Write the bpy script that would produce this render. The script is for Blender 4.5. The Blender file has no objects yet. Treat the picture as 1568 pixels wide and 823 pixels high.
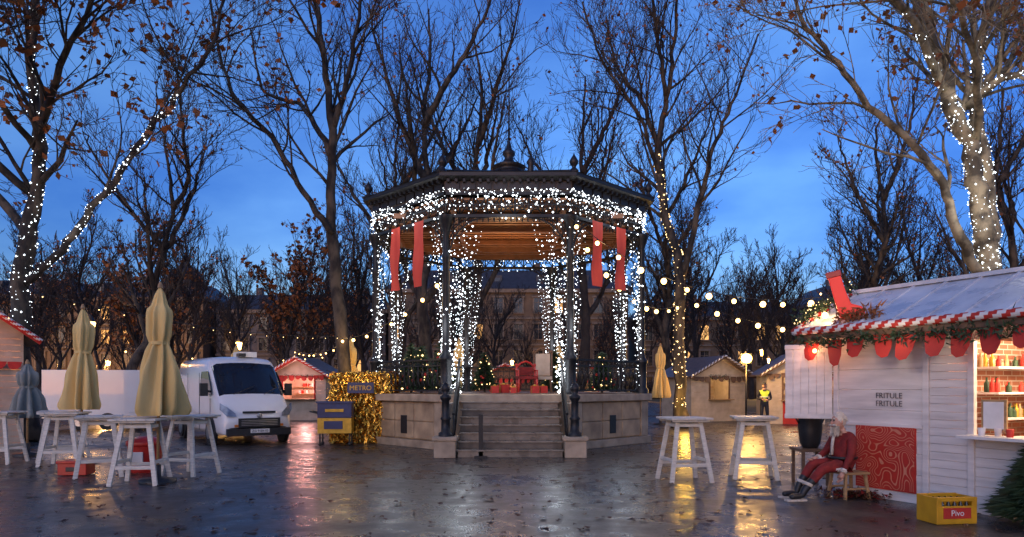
import bpy, math, random
from mathutils import Vector, Matrix
R = random.Random(7)
SC = bpy.context.scene
COL = SC.collection
rad = math.radians

# ------------------------------------------------------------------ materials
def mat(name, c1, c2=None, scale=6, rough=0.6, metal=0.0, bump=0.0, bscale=40, emit=None, es=0.0, rvar=0.0, coat=0.0, stretch=None, detail=5, lo=.3, hi=.7):
    m = bpy.data.materials.new(name); m.use_nodes = True
    nt = m.node_tree; N = nt.nodes; L = nt.links
    b = N["Principled BSDF"]
    b.inputs["Roughness"].default_value = rough
    b.inputs["Metallic"].default_value = metal
    b.inputs["Coat Weight"].default_value = coat
    if c2 is None: c2 = tuple(x*0.72 for x in c1)
    tc = N.new("ShaderNodeTexCoord")
    vec = tc.outputs["Object"]
    if stretch:
        mp = N.new("ShaderNodeMapping"); mp.inputs["Scale"].default_value = stretch
        L.new(vec, mp.inputs["Vector"]); vec = mp.outputs["Vector"]
    nz = N.new("ShaderNodeTexNoise"); nz.inputs["Scale"].default_value = scale; nz.inputs["Detail"].default_value = detail
    L.new(vec, nz.inputs["Vector"])
    cr = N.new("ShaderNodeValToRGB")
    cr.color_ramp.elements[0].position = lo; cr.color_ramp.elements[1].position = hi
    cr.color_ramp.elements[0].color = (*c2, 1); cr.color_ramp.elements[1].color = (*c1, 1)
    L.new(nz.outputs["Fac"], cr.inputs["Fac"]); L.new(cr.outputs["Color"], b.inputs["Base Color"])
    if rvar:
        mr = N.new("ShaderNodeMapRange"); mr.inputs["From Min"].default_value = .3; mr.inputs["From Max"].default_value = .7
        mr.inputs["To Min"].default_value = rough-rvar; mr.inputs["To Max"].default_value = rough+rvar
        L.new(nz.outputs["Fac"], mr.inputs["Value"]); L.new(mr.outputs[0], b.inputs["Roughness"])
    if bump:
        n2 = N.new("ShaderNodeTexNoise"); n2.inputs["Scale"].default_value = bscale; n2.inputs["Detail"].default_value = 4
        L.new(vec, n2.inputs["Vector"])
        bp = N.new("ShaderNodeBump"); bp.inputs["Strength"].default_value = bump; bp.inputs["Distance"].default_value = 0.02
        L.new(n2.outputs["Fac"], bp.inputs["Height"]); L.new(bp.outputs["Normal"], b.inputs["Normal"])
    if emit:
        b.inputs["Emission Color"].default_value = (*emit, 1); b.inputs["Emission Strength"].default_value = es
    return m

def emis(name, c, s, sample=False):
    m = bpy.data.materials.new(name); m.use_nodes = True
    b = m.node_tree.nodes["Principled BSDF"]
    b.inputs["Base Color"].default_value = (*[min(x, .8) for x in c], 1)
    b.inputs["Emission Color"].default_value = (*c, 1); b.inputs["Emission Strength"].default_value = s
    if not sample: m.cycles.emission_sampling = 'NONE'
    return m

M_iron = mat("cast_iron", (.02, .021, .024), (.01, .01, .012), 12, .45, .3, .15, 60)
M_roofd = mat("dark_roof_metal", (.035, .03, .03), (.02, .018, .018), 4, .4, .3, .1, 20)
M_fascia = mat("fascia_brown", (.06, .04, .03), (.03, .02, .016), 5, .5, 0, .1, 30)
M_ceil = mat("ceiling_wood", (.42, .18, .065), (.24, .1, .035), 3, .55, 0, .2, 20, stretch=(1, 8, 1))
M_stone = mat("limestone", (.5, .36, .22), (.22, .155, .1), 2.2, .6, 0, .25, 30, rvar=.12, detail=8)
M_stone2 = mat("limestone_coping", (.48, .37, .26), (.24, .185, .13), 3, .5, 0, .2, 40, detail=8)
M_step = mat("step_stone", (.26, .21, .16), (.11, .09, .07), 4, .32, 0, .2, 40, rvar=.14, detail=8)
M_stepd = mat("step_shadow_stone", (.1, .09, .08), (.06, .05, .05), 5, .6)
M_bark = mat("dark_bark", (.105, .08, .055), (.018, .014, .012), 3.2, .8, 0, .5, 25, stretch=(1, 1, .45), detail=8, lo=.42, hi=.62)
M_barkb = mat("far_bark", (.042, .033, .03), (.016, .013, .014), 3, .85)
M_plane = mat("plane_bark", (.34, .27, .16), (.075, .058, .035), 3.5, .75, 0, .3, 20, detail=8, lo=.4, hi=.6)
M_leafo = mat("autumn_leaf", (.4, .14, .03), (.15, .05, .018), 3, .7)
M_leafg = mat("fallen_leaf", (.11, .045, .02), (.03, .016, .01), 4, .45)
M_white = mat("white_paint_wood", (.76, .71, .62), (.52, .48, .41), 6, .45, 0, .12, 50, stretch=(1, 1, 6))
M_whiteH = mat("white_board", (.76, .71, .68), (.54, .5, .48), 2.2, .42, 0, .15, 40, stretch=(.6, 2, 5), detail=8)
M_cream = mat("cream_board", (.6, .5, .38), (.42, .34, .25), 3, .55, 0, .15, 40)
M_wood = mat("brown_wood", (.18, .1, .055), (.1, .055, .03), 4, .55, 0, .2, 40, stretch=(1, 1, 5))
M_wood2 = mat("pale_wood", (.45, .28, .13), (.3, .18, .08), 4, .5, 0, .2, 40, stretch=(1, 1, 5))
M_canvas = mat("parasol_canvas", (.85, .62, .25), (.64, .44, .16), 3, .8, 0, .35, 12, stretch=(1, 1, .4))
M_canvas2 = mat("parasol_canvas_grey", (.28, .3, .28), (.18, .2, .19), 3, .8, 0, .35, 12)
M_red = mat("red_felt", (.55, .035, .02), (.38, .02, .015), 4, .7, 0, .2, 50)
M_banner = mat("red_banner_cloth", (.72, .1, .06), (.55, .055, .035), 3, .75, 0, .3, 14, stretch=(1, 1, .4), emit=(.7, .07, .04), es=.06)  # slight self-glow put into the cloth to lift its red
M_whites = mat("stripe_white", (.78, .76, .74), (.66, .64, .62), 5, .5)
M_snow = mat("frosted_roof", (.72, .74, .78), (.4, .43, .5), 2.2, .3, 0, .3, 14, rvar=.12, detail=8)
M_tile = mat("brown_roofing", (.2, .13, .1), (.1, .065, .055), 5, .4, 0, .3, 20)
M_vanw = mat("van_paint", (.78, .79, .8), (.72, .73, .74), 1.5, .22, 0, 0, coat=.6)
M_glass = mat("dark_glass", (.015, .02, .03), (.01, .012, .02), 2, .06, 0, 0, coat=.3)
M_black = mat("black_plastic", (.02, .02, .022), (.012, .012, .013), 10, .45, 0, .1, 80)
M_rubber = mat("tyre_rubber", (.02, .02, .02), (.012, .012, .012), 14, .7)
M_steel = mat("steel", (.45, .46, .48), (.3, .31, .33), 8, .35, .9)
M_lens = mat("headlamp_lens", (.3, .33, .37), (.15, .17, .2), 8, .1, .3, coat=.6)
M_plate = mat("plate_white", (.75, .75, .75), (.6, .6, .6), 20, .4)
M_orange = mat("orange_lens", (.7, .22, .03), (.5, .15, .02), 20, .3)
M_redbox = mat("red_plastic", (.55, .03, .02), (.4, .02, .015), 6, .35, 0, .05, 30)
M_yelbox = mat("yellow_plastic", (.7, .36, .015), (.5, .25, .01), 5, .4, 0, .08, 30)
M_navy = mat("navy_paint", (.02, .035, .13), (.012, .02, .08), 5, .4)
M_gold = mat("gold_letter", (.6, .36, .04), (.4, .24, .025), 8, .35, .3)
M_foilback = mat("foil_backing", (.25, .13, .02), (.1, .05, .01), 8, .4, .5)
M_fir = mat("fir_needles", (.035, .075, .03), (.015, .035, .016), 6, .6)
M_skin = mat("skin", (.55, .3, .22), (.48, .25, .18), 8, .5)
M_hair = mat("white_hair", (.75, .68, .58), (.5, .42, .34), 20, .85, 0, .8, 60)
M_suit = mat("red_suit", (.26, .016, .014), (.11, .007, .007), 9, .8, 0, .4, 40)
M_hivis = mat("hivis_vest", (.55, .75, .05), (.45, .62, .04), 8, .5, emit=(.6, .85, .05), es=.06)  # faint emission brightens the vest; the cloth is no light source
M_uni = mat("dark_uniform", (.015, .02, .035), (.01, .012, .02), 8, .7)
M_fac = mat("facade_ochre", (.16, .11, .07), (.1, .07, .05), 1.2, .8, 0, .1, 8)
M_fac2 = mat("facade_grey", (.14, .12, .115), (.09, .08, .08), 1.2, .8, 0, .1, 8)
M_trim = mat("facade_trim", (.2, .16, .12), (.14, .11, .09), 2, .8)
M_slate = mat("slate_roof", (.05, .05, .06), (.03, .03, .036), 2, .5)
M_grass = mat("lawn", (.035, .055, .02), (.02, .028, .012), .8, .9, 0, .6, 12)
M_text = mat("dark_lettering", (.06, .05, .05), (.04, .035, .035), 8, .6)
E_cool = emis("fairy_cool", (.84, .93, 1), 5)
E_warm = emis("bulb_warm", (1, .58, .18), 9)
E_warms = emis("fairy_warm", (1, .66, .28), 4)
E_win = emis("lit_window", (1, .5, .15), 1.1)
E_pink = emis("hut_light_pink", (1, .55, .5), 1.6)
E_lamp = emis("floodlight_lens", (1, .6, .12), 30)

def newm(name):
    m = bpy.data.materials.new(name); m.use_nodes = True
    return m, m.node_tree.nodes, m.node_tree.links, m.node_tree.nodes["Principled BSDF"]
def brickmat():
    m, N, L, b = newm("brick_lining")
    tc = N.new("ShaderNodeTexCoord"); sp = N.new("ShaderNodeSeparateXYZ"); cb = N.new("ShaderNodeCombineXYZ")
    L.new(tc.outputs["Object"], sp.inputs[0])
    ad = N.new("ShaderNodeMath"); L.new(sp.outputs["X"], ad.inputs[0]); L.new(sp.outputs["Y"], ad.inputs[1])
    L.new(ad.outputs[0], cb.inputs["X"]); L.new(sp.outputs["Z"], cb.inputs["Y"])
    br = N.new("ShaderNodeTexBrick"); L.new(cb.outputs[0], br.inputs["Vector"])
    br.inputs["Scale"].default_value = 1; br.inputs["Brick Width"].default_value = .21; br.inputs["Row Height"].default_value = .075
    br.inputs["Mortar Size"].default_value = .008
    br.inputs["Color1"].default_value = (.42, .15, .08, 1); br.inputs["Color2"].default_value = (.28, .1, .06, 1); br.inputs["Mortar"].default_value = (.5, .42, .36, 1)
    L.new(br.outputs["Color"], b.inputs["Base Color"]); b.inputs["Roughness"].default_value = .8
    return m
M_brick = brickmat()
def ornamat():
    m, N, L, b = newm("ornament_red_panel")
    tc = N.new("ShaderNodeTexCoord")
    nz = N.new("ShaderNodeTexNoise"); nz.inputs["Scale"].default_value = 4.5; nz.inputs["Detail"].default_value = 0
    L.new(tc.outputs["Object"], nz.inputs["Vector"])
    w = N.new("ShaderNodeMath"); w.operation = 'MULTIPLY'; w.inputs[1].default_value = 75; L.new(nz.outputs["Fac"], w.inputs[0])
    s = N.new("ShaderNodeMath"); s.operation = 'SINE'; L.new(w.outputs[0], s.inputs[0])
    cr = N.new("ShaderNodeValToRGB"); cr.color_ramp.elements[0].position = .55; cr.color_ramp.elements[1].position = .85
    cr.color_ramp.elements[0].color = (.42, .025, .015, 1); cr.color_ramp.elements[1].color = (.55, .2, .12, 1)
    L.new(s.outputs[0], cr.inputs["Fac"]); L.new(cr.outputs["Color"], b.inputs["Base Color"]); b.inputs["Roughness"].default_value = .5
    return m
M_orna = ornamat()
M_foil = mat("gold_foil", (1.0, .62, .12), (.55, .25, .02), 14, .2, .9, 1.0, 18)

def groundmat():
    m, N, L, b = newm("wet_asphalt")
    tc = N.new("ShaderNodeTexCoord")
    def noise(s, d=5, r=.55):
        n = N.new("ShaderNodeTexNoise"); n.inputs["Scale"].default_value = s; n.inputs["Detail"].default_value = d; n.inputs["Roughness"].default_value = r
        L.new(tc.outputs["Object"], n.inputs["Vector"]); return n
    big = noise(.35, 6); fine = noise(45, 3); mid = noise(2.2, 6, .65)
    cr = N.new("ShaderNodeValToRGB"); cr.color_ramp.elements[0].position = .3; cr.color_ramp.elements[1].position = .72
    cr.color_ramp.elements[0].color = (.024, .022, .023, 1); cr.color_ramp.elements[1].color = (.075, .064, .058, 1)
    L.new(mid.outputs["Fac"], cr.inputs["Fac"])
    mx = N.new("ShaderNodeMix"); mx.data_type = 'RGBA'; mx.blend_type = 'MULTIPLY'; mx.inputs["Factor"].default_value = .7
    cr2 = N.new("ShaderNodeValToRGB"); cr2.color_ramp.elements[0].position = .35; cr2.color_ramp.elements[1].position = .65
    cr2.color_ramp.elements[0].color = (.4, .4, .4, 1); cr2.color_ramp.elements[1].color = (1.4, 1.4, 1.4, 1)
    L.new(fine.outputs["Fac"], cr2.inputs["Fac"]); L.new(cr.outputs["Color"], mx.inputs["A"]); L.new(cr2.outputs["Color"], mx.inputs["B"])
    L.new(mx.outputs["Result"], b.inputs["Base Color"])
    ad = N.new("ShaderNodeMath"); ad.operation = 'ADD'; L.new(big.outputs["Fac"], ad.inputs[0]); L.new(mid.outputs["Fac"], ad.inputs[1])
    mr = N.new("ShaderNodeMapRange"); mr.inputs["From Min"].default_value = .8; mr.inputs["From Max"].default_value = 1.2
    mr.inputs["To Min"].default_value = .15; mr.inputs["To Max"].default_value = .48
    L.new(ad.outputs[0], mr.inputs["Value"]); L.new(mr.outputs[0], b.inputs["Roughness"])
    b.inputs["IOR"].default_value = 1.42
    bp = N.new("ShaderNodeBump"); bp.inputs["Strength"].default_value = .45; bp.inputs["Distance"].default_value = .006
    L.new(fine.outputs["Fac"], bp.inputs["Height"])
    bp2 = N.new("ShaderNodeBump"); bp2.inputs["Strength"].default_value = .35; bp2.inputs["Distance"].default_value = .03
    L.new(mid.outputs["Fac"], bp2.inputs["Height"]); L.new(bp.outputs["Normal"], bp2.inputs["Normal"])
    L.new(bp2.outputs["Normal"], b.inputs["Normal"])
    return m
M_ground = groundmat()

# ------------------------------------------------------------------ mesh builder
class MB:
    def __init__(s): s.v = []; s.f = []; s.m = []; s.s = []; s.M = None
    def add(s, vs, fs, mi=0, sm=False):
        o = len(s.v)
        if s.M is not None: vs = [s.M @ Vector(p) for p in vs]
        s.v.extend([tuple(p) for p in vs])
        for f in fs: s.f.append([o+i for i in f]); s.m.append(mi); s.s.append(sm)
    def box(s, c, d, mi=0, rz=0, rx=0, ry=0):
        hx, hy, hz = d[0]/2, d[1]/2, d[2]/2
        vs = [Vector((x, y, z)) for x in (-hx, hx) for y in (-hy, hy) for z in (-hz, hz)]
        if rz or rx or ry:
            Mt = Matrix.Rotation(rz, 3, 'Z') @ Matrix.Rotation(ry, 3, 'Y') @ Matrix.Rotation(rx, 3, 'X')
            vs = [Mt @ p for p in vs]
        vs = [p+Vector(c) for p in vs]
        s.add(vs, [(0, 1, 3, 2), (4, 6, 7, 5), (0, 4, 5, 1), (2, 3, 7, 6), (0, 2, 6, 4), (1, 5, 7, 3)], mi)
    def beam(s, p, q, w, h, mi=0):
        p = Vector(p); q = Vector(q); d = (q-p)
        if d.length < 1e-6: return
        d.normalize(); up = Vector((0, 0, 1))
        if abs(d.z) > .98: up = Vector((0, 1, 0))
        sd = d.cross(up).normalized(); u = sd.cross(d).normalized()
        vs = []
        for e in (p, q):
            for a, b in ((-1, -1), (1, -1), (1, 1), (-1, 1)): vs.append(e+sd*(a*w/2)+u*(b*h/2))
        s.add(vs, [(0, 1, 2, 3), (7, 6, 5, 4), (0, 4, 5, 1), (1, 5, 6, 2), (2, 6, 7, 3), (3, 7, 4, 0)], mi)
    def tube(s, pts, rs, n=6, mi=0, sm=True, stripe=None):
        pts = [Vector(p) for p in pts]
        if not hasattr(rs, '__len__'): rs = [rs]*len(pts)
        d = (pts[1]-pts[0]).normalized()
        a = Vector((0, 0, 1)) if abs(d.z) < .9 else Vector((1, 0, 0))
        u = d.cross(a).normalized(); o = len(s.v); k = len(pts); vs = []
        cs = [(math.cos(2*math.pi*j/n), math.sin(2*math.pi*j/n)) for j in range(n)]
        for i, p in enumerate(pts):
            if 0 < i < k-1: d = (pts[i+1]-pts[i-1])
            elif i: d = (pts[i]-pts[i-1])
            d = d.normalized(); u = (u-d*u.dot(d)).normalized(); w = d.cross(u); r = rs[i]
            for c, sn in cs: vs.append(p+u*(c*r)+w*(sn*r))
        if s.M is not None: vs = [s.M @ q for q in vs]
        s.v.extend([tuple(q) for q in vs])
        for i in range(k-1):
            for j in range(n):
                j2 = (j+1) % n
                s.f.append([o+i*n+j, o+i*n+j2, o+(i+1)*n+j2, o+(i+1)*n+j])
                s.m.append(mi if stripe is None else (mi if ((i+j)//stripe[1]) % 2 else stripe[0])); s.s.append(sm)
        if n > 3:
            s.f.append([o+j for j in range(n)][::-1]); s.m.append(mi); s.s.append(False)
            s.f.append([o+(k-1)*n+j for j in range(n)]); s.m.append(mi); s.s.append(False)
    def lathe(s, prof, n=16, mi=0, c=(0, 0, 0), sm=True, mod=None):
        vs = []; fs = []
        for r, z in prof:
            for j in range(n):
                a = 2*math.pi*j/n; rr = r*(mod(a, z) if mod else 1)
                vs.append((c[0]+rr*math.cos(a), c[1]+rr*math.sin(a), c[2]+z))
        k = len(prof)
        for i in range(k-1):
            for j in range(n): fs.append((i*n+j, i*n+(j+1) % n, (i+1)*n+(j+1) % n, (i+1)*n+j))
        s.add(vs, fs, mi, sm)
        s.add(vs[:n], [tuple(range(n))[::-1]], mi); s.add(vs[-n:], [tuple(range(n))], mi)
    def sph(s, c, r, mi=0, n=12, k=8):
        if not hasattr(r, '__len__'): r = (r, r, r)
        vs = [(c[0], c[1], c[2]+r[2])]; fs = []
        for i in range(1, k):
            t = math.pi*i/k
            for j in range(n):
                a = 2*math.pi*j/n; vs.append((c[0]+r[0]*math.sin(t)*math.cos(a), c[1]+r[1]*math.sin(t)*math.sin(a), c[2]+r[2]*math.cos(t)))
        vs.append((c[0], c[1], c[2]-r[2])); e = len(vs)-1
        for j in range(n):
            j2 = (j+1) % n
            fs.append((0, 1+j, 1+j2)); fs.append((e, 1+(k-2)*n+j2, 1+(k-2)*n+j))
            for i in range(k-2): fs.append((1+i*n+j, 1+(i+1)*n+j, 1+(i+1)*n+j2, 1+i*n+j2))
        s.add(vs, fs, mi, True)
    def prism(s, poly, z0, z1, mi=0, poly2=None):
        n = len(poly); p2 = poly2 or poly
        vs = [(x, y, z0) for x, y in poly]+[(x, y, z1) for x, y in p2]
        s.add(vs, [tuple(range(n))[::-1], tuple(range(n, 2*n))]+[(i, (i+1) % n, n+(i+1) % n, n+i) for i in range(n)], mi)
    def obj(s, name, mats, parent=None, bevel=0, bseg=2):
        me = bpy.data.meshes.new(name); me.from_pydata(s.v, [], s.f)
        for m in mats: me.materials.append(m)
        me.polygons.foreach_set("material_index", s.m); me.polygons.foreach_set("use_smooth", s.s); me.update()
        ob = bpy.data.objects.new(name, me); COL.objects.link(ob)
        if parent: ob.parent = parent
        if bevel:
            b = ob.modifiers.new("bevel", 'BEVEL'); b.width = bevel; b.segments = bseg; b.limit_method = 'ANGLE'; b.angle_limit = rad(40)
        return ob

def emp(name, loc=(0, 0, 0), rz=0):
    e = bpy.data.objects.new(name, None); e.empty_display_size = .3; COL.objects.link(e); e.location = loc; e.rotation_euler = (0, 0, rz); return e
def dots(name, pts, r, m, parent=None):
    mb = MB()
    F = [(0, 2, 4), (2, 1, 4), (1, 3, 4), (3, 0, 4), (2, 0, 5), (1, 2, 5), (3, 1, 5), (0, 3, 5)]
    for p in pts:
        q = r*R.choice((.5, .6, .7, .8, 1, 1.1, 1.9)); x, y, z = p
        mb.add([(x+q, y, z), (x-q, y, z), (x, y+q, z), (x, y-q, z), (x, y, z+q), (x, y, z-q)], F, 0, True)
    return mb.obj(name, [m], parent)
def text(body, size, loc, rot, m, parent, name="lettering", ext=.004, align='CENTER'):
    c = bpy.data.curves.new(name, 'FONT'); c.body = body; c.size = size; c.extrude = ext; c.align_x = align; c.align_y = 'CENTER'
    c.materials.append(m); o = bpy.data.objects.new(name, c); COL.objects.link(o); o.location = loc; o.rotation_euler = rot
    if parent: o.parent = parent
    return o
def point(name, loc, w, c=(1, .65, .3), r=.15, parent=None):
    l = bpy.data.lights.new(name, 'POINT'); l.energy = w; l.color = c; l.shadow_soft_size = r
    o = bpy.data.objects.new(name, l); COL.objects.link(o); o.location = loc
    if parent: o.parent = parent
    return o

# ------------------------------------------------------------------ camera / world / sun
cam = bpy.data.cameras.new("camera"); co = bpy.data.objects.new("camera", cam); COL.objects.link(co)
co.location = (0, 0, 1.65); co.rotation_euler = (rad(90), 0, 0)
cam.lens = 24; cam.sensor_width = 36; cam.shift_y = .1148; cam.clip_end = 2000; cam.clip_start = .1
SC.camera = co
SC.view_settings.view_transform = 'Standard'; SC.view_settings.look = 'None'; SC.view_settings.exposure = 0

w = bpy.data.worlds.new("World"); SC.world = w; w.use_nodes = True
nt = w.node_tree; N = nt.nodes; L = nt.links; bg = N["Background"]
sky = N.new("ShaderNodeTexSky"); sky.sky_type = 'NISHITA'; sky.sun_disc = False
sky.sun_elevation = rad(3); sky.sun_rotation = rad(200); sky.ozone_density = 4
tc = N.new("ShaderNodeTexCoord")
mp = N.new("ShaderNodeMapping"); mp.inputs["Scale"].default_value = (1, 1, 2.2); L.new(tc.outputs["Generated"], mp.inputs["Vector"])
nz = N.new("ShaderNodeTexNoise"); nz.inputs["Scale"].default_value = 2.6; nz.inputs["Detail"].default_value = 8; nz.inputs["Roughness"].default_value = .5
L.new(mp.outputs[0], nz.inputs["Vector"])
tint = N.new("ShaderNodeMix"); tint.data_type = 'RGBA'; tint.blend_type = 'MULTIPLY'; tint.inputs["Factor"].default_value = 1
L.new(sky.outputs[0], tint.inputs["A"]); tint.inputs["B"].default_value = (3.5, 3.2, 4.4, 1)
cl = N.new("ShaderNodeValToRGB"); cl.color_ramp.elements[0].position = .36; cl.color_ramp.elements[1].position = .68
cl.color_ramp.elements[0].color = (.66, .76, .88, 1); cl.color_ramp.elements[1].color = (1.9, 1.55, 1.2, 1)
L.new(nz.outputs["Fac"], cl.inputs["Fac"])
m2 = N.new("ShaderNodeMix"); m2.data_type = 'RGBA'; m2.blend_type = 'MULTIPLY'; m2.inputs["Factor"].default_value = 1
L.new(tint.outputs["Result"], m2.inputs["A"]); L.new(cl.outputs["Color"], m2.inputs["B"])
L.new(m2.outputs["Result"], bg.inputs["Color"]); bg.inputs["Strength"].default_value = .12

sl = bpy.data.lights.new("sun", 'SUN'); sl.energy = .5; sl.angle = rad(60); sl.color = (1, .93, .93)
so = bpy.data.objects.new("sun", sl); COL.objects.link(so); so.rotation_euler = (rad(58), 0, rad(-25))

# ------------------------------------------------------------------ ground
mb = MB(); mb.add([(-400, -100, 0), (400, -100, 0), (400, 600, 0), (-400, 600, 0)], [(0, 1, 2, 3)]); mb.obj("ground", [M_ground])
mb = MB()
for (x0, x1, y0, y1) in ((-45, -14, 38, 80), (-9, 9, 46, 80), (14, 50, 38, 80)):
    mb.box(((x0+x1)/2, (y0+y1)/2, .06), (x1-x0, y1-y0, .12), 1)
    mb.box(((x0+x1)/2, (y0+y1)/2, .068), (x1-x0-.3, y1-y0-.3, .13), 0)
mb.obj("lawn", [M_grass, M_stone])
mb = MB()
for i in range(2900):
    y = 4+26*R.random()**1.3; x = R.uniform(-.9, .9)*y
    if -1.8 < x < 1.6 and 15.5 < y: continue
    if R.random() < .5:
        cx = math.sin(x*1.1+y*.7)+math.sin(y*1.9-x*.6)
        if cx < 0: continue
    s = R.uniform(.025, .07)*(1.0 if y > 7 else .9); a = R.uniform(0, 6.28); n = 7; zz = R.uniform(0, .02)
    if R.random() < .04: s *= 1.9
    vs = [(x, y, .012+zz)]
    for j in range(n):
        t = a+j*2*math.pi/n; rr = s*(1.0 if j % 2 else .55)*R.uniform(.7, 1.2)
        vs.append((x+rr*math.cos(t), y+rr*math.sin(t), .006+R.uniform(0, .035)))
    mb.add(vs, [(0, 1+j, 1+(j+1) % n) for j in range(n)])
mb.obj("fallen_leaves", [M_leafg])

# ------------------------------------------------------------------ trees
UP = Vector((0, 0, 1))
def rv(g): return Vector((g.gauss(0, 1), g.gauss(0, 1), g.gauss(0, 1)))
def leaf(mb, g, p, s, mi):
    a = rv(g).normalized(); b = a.cross(rv(g)).normalized(); c = a*s; d = b*s*.6
    mb.add([p, p+c*.5+d, p+c*1.1, p+c*.5-d], [(0, 1, 2, 3)], mi)
def sprout(mb, g, pts, rs, Lp, lvl, cfg):
    nch = cfg['n'][lvl-1]; k = len(pts)-1
    for c in range(nch):
        t = cfg.get('t0', .2)+(1-cfg.get('t0', .2))*(c+g.random())/nch if lvl <= 1 else .15+.85*(c+g.random())/nch
        t = min(t, .999); i = int(t*k); f = t*k-i
        p = pts[i].lerp(pts[i+1], f); r = rs[i]*(1-f)+rs[i+1]*f; d = (pts[i+1]-pts[i]).normalized()
        side = rv(g); side = (side-d*side.dot(d)).normalized()
        ang = g.uniform(.45, .95); nd = (d*math.cos(ang)+side*math.sin(ang)+UP*cfg.get('up', .25)).normalized()
        L_ = Lp*g.uniform(.38, .62)*(1.15-.55*t)
        if lvl == 1: L_ = min(L_, cfg.get('cap', 4.0))
        grow(mb, g, p, nd, L_, max(r*g.uniform(.4, .6), cfg['rmin']), lvl, cfg)
def grow(mb, g, p, d, L_, r, lvl, cfg):
    ns = (7, 6, 5, 4, 3)[min(lvl, 4)]; pts = [p]; rs = [r]; st = L_/ns
    for i in range(ns):
        d = (d+rv(g)*.15+UP*cfg.get('bend', .06)).normalized(); p = p+d*st*g.uniform(.85, 1.15); pts.append(p)
        rs.append(max(r*(1-(i+1)/ns*.75), cfg['rmin']*.7))
    mb.tube(pts, rs, 5 if lvl < 2 else 3, 0, lvl < 3)
    if lvl < len(cfg['n']): sprout(mb, g, pts, rs, L_, lvl+1, cfg)
    elif g.random() < cfg.get('leaf', 0):
        a, b = cfg.get('ls', (.06, .13))
        for _ in range(g.randint(1, 3)): leaf(mb, g, pts[g.randint(1, ns)]+rv(g)*.03, g.uniform(a, b), 1)
def smooth(P, sub, g, j):
    P = [Vector(p) for p in P]; out = []
    for i in range(len(P)-1):
        p0 = P[max(i-1, 0)]; p1 = P[i]; p2 = P[i+1]; p3 = P[min(i+2, len(P)-1)]
        for k in range(sub):
            t = k/sub; q = .5*((2*p1)+(p2-p0)*t+(2*p0-5*p1+4*p2-p3)*t*t+(3*p1-p0-3*p2+p3)*t**3)
            if k: q = q+rv(g)*j
            out.append(q)
    out.append(P[-1]); return out
def hero_tree(name, base, limbs, cfg, mats, seed, sc=1.0):
    g = random.Random(seed); mb = MB(); paths = []
    for (P, r0, r1, t0) in limbs:
        if sc != 1: P = [(x*sc, y*sc, 0 if z == 0 else 1.65+(z-1.65)*sc) for x, y, z in P]; r0 *= sc; r1 *= sc
        pts = smooth([Vector(q) for q in P], 5, g, .035); k = len(pts)
        rs = [(r0+(r1-r0)*(i/(k-1))**.8)*g.uniform(.93, 1.07) for i in range(k)]
        if P[0][2] == 0: rs[0] *= 1.7; rs[1] *= 1.2
        mb.tube(pts, rs, 12, 0)
        Ln = sum((pts[i+1]-pts[i]).length for i in range(k-1)); c = dict(cfg); c['t0'] = t0
        sprout(mb, g, pts, rs, Ln, 1, c); paths.append((pts, rs))
    o = mb.obj(name, mats); o.location = base
    return paths, base
def wrap(paths, base, dens, zmin, zmax):
    out = []
    for pts, rs in paths:
        for i in range(len(pts)-1):
            seg = pts[i+1]-pts[i]; n = max(1, int(seg.length*dens))
            d = seg.normalized(); u = d.cross(Vector((.3, 1, .1))).normalized(); w_ = d.cross(u)
            for k in range(n):
                f = R.random(); p = pts[i]+seg*f; a = R.uniform(0, 6.28); r = (rs[i]*(1-f)+rs[i+1]*f)+.015
                q = p+u*math.cos(a)*r+w_*math.sin(a)*r+Vector(base)
                if zmin < q.z < zmax: out.append(q)
    return out

cfgH = dict(n=(14, 7, 6), rmin=.009, leaf=.1, up=.2, bend=.06, cap=3.7, ls=(.07, .14))
P, B = hero_tree("bare_tree", (-5.88, 24, 0), [
    ([(0, 0, 0), (-.14, 0, 3.76), (-.37, .1, 6.06), (-.53, .1, 8.36), (-.41, 0, 10.65), (-.64, -.2, 12.95), (-1., -.3, 15.3), (-1.3, 0, 17.5)], .29, .05, .42),
    ([(-.42, 0, 7.), (-1.33, -.5, 8.36), (-2.25, -.9, 10.1), (-3.5, -1.2, 11.5), (-4.1, -1.2, 13.9), (-4.5, -1., 16.4)], .13, .03, .2),
    ([(-.48, 0, 9.7), (-1.33, .5, 11.3), (-2., .9, 12.), (-3.4, 1.3, 12.7), (-3.9, 1.5, 15.)], .12, .03, .2),
    ([(-.42, 0, 10.65), (.28, -.5, 12.5), (.73, -.9, 14.6), (1.1, -1, 16.7)], .12, .03, .15)], cfgH, [M_bark, M_leafo], 3)
PR, BR = hero_tree("bare_tree", (6.74, 27, 0), [
    ([(0, 0, 0), (-.13, 0, 3), (-.08, 0, 5.6), (-.39, 0, 7.4), (-.85, 0, 9.45), (-.96, 0, 11), (-.65, 0, 13.1), (-.26, .2, 15.4), (-.13, 0, 18)], .27, .05, .4),
    ([(-.08, 0, 5.8), (.65, -.6, 9.2), (1.03, -1, 11), (1.7, -1.3, 12.6), (2.45, -1.5, 14.8)], .14, .03, .15),
    ([(-.96, 0, 11), (-1.55, .4, 13.1), (-2.45, .8, 14.6), (-2.84, 1, 16.6)], .12, .03, .15),
    ([(-.65, 0, 13.1), (-1.16, -.6, 15.4), (-1.55, -1, 18)], .1, .03, .1),
    ([(-.9, 0, 10), (-2.0, -1.2, 12), (-3.4, -2, 13.5), (-4.2, -2.4, 15.5)], .09, .03, .15)], cfgH, [M_bark, M_leafo], 5)
cfgL = dict(n=(13, 7, 6), rmin=.010, leaf=.42, up=.12, bend=.03, cap=3.5, ls=(.09, .22))
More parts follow.
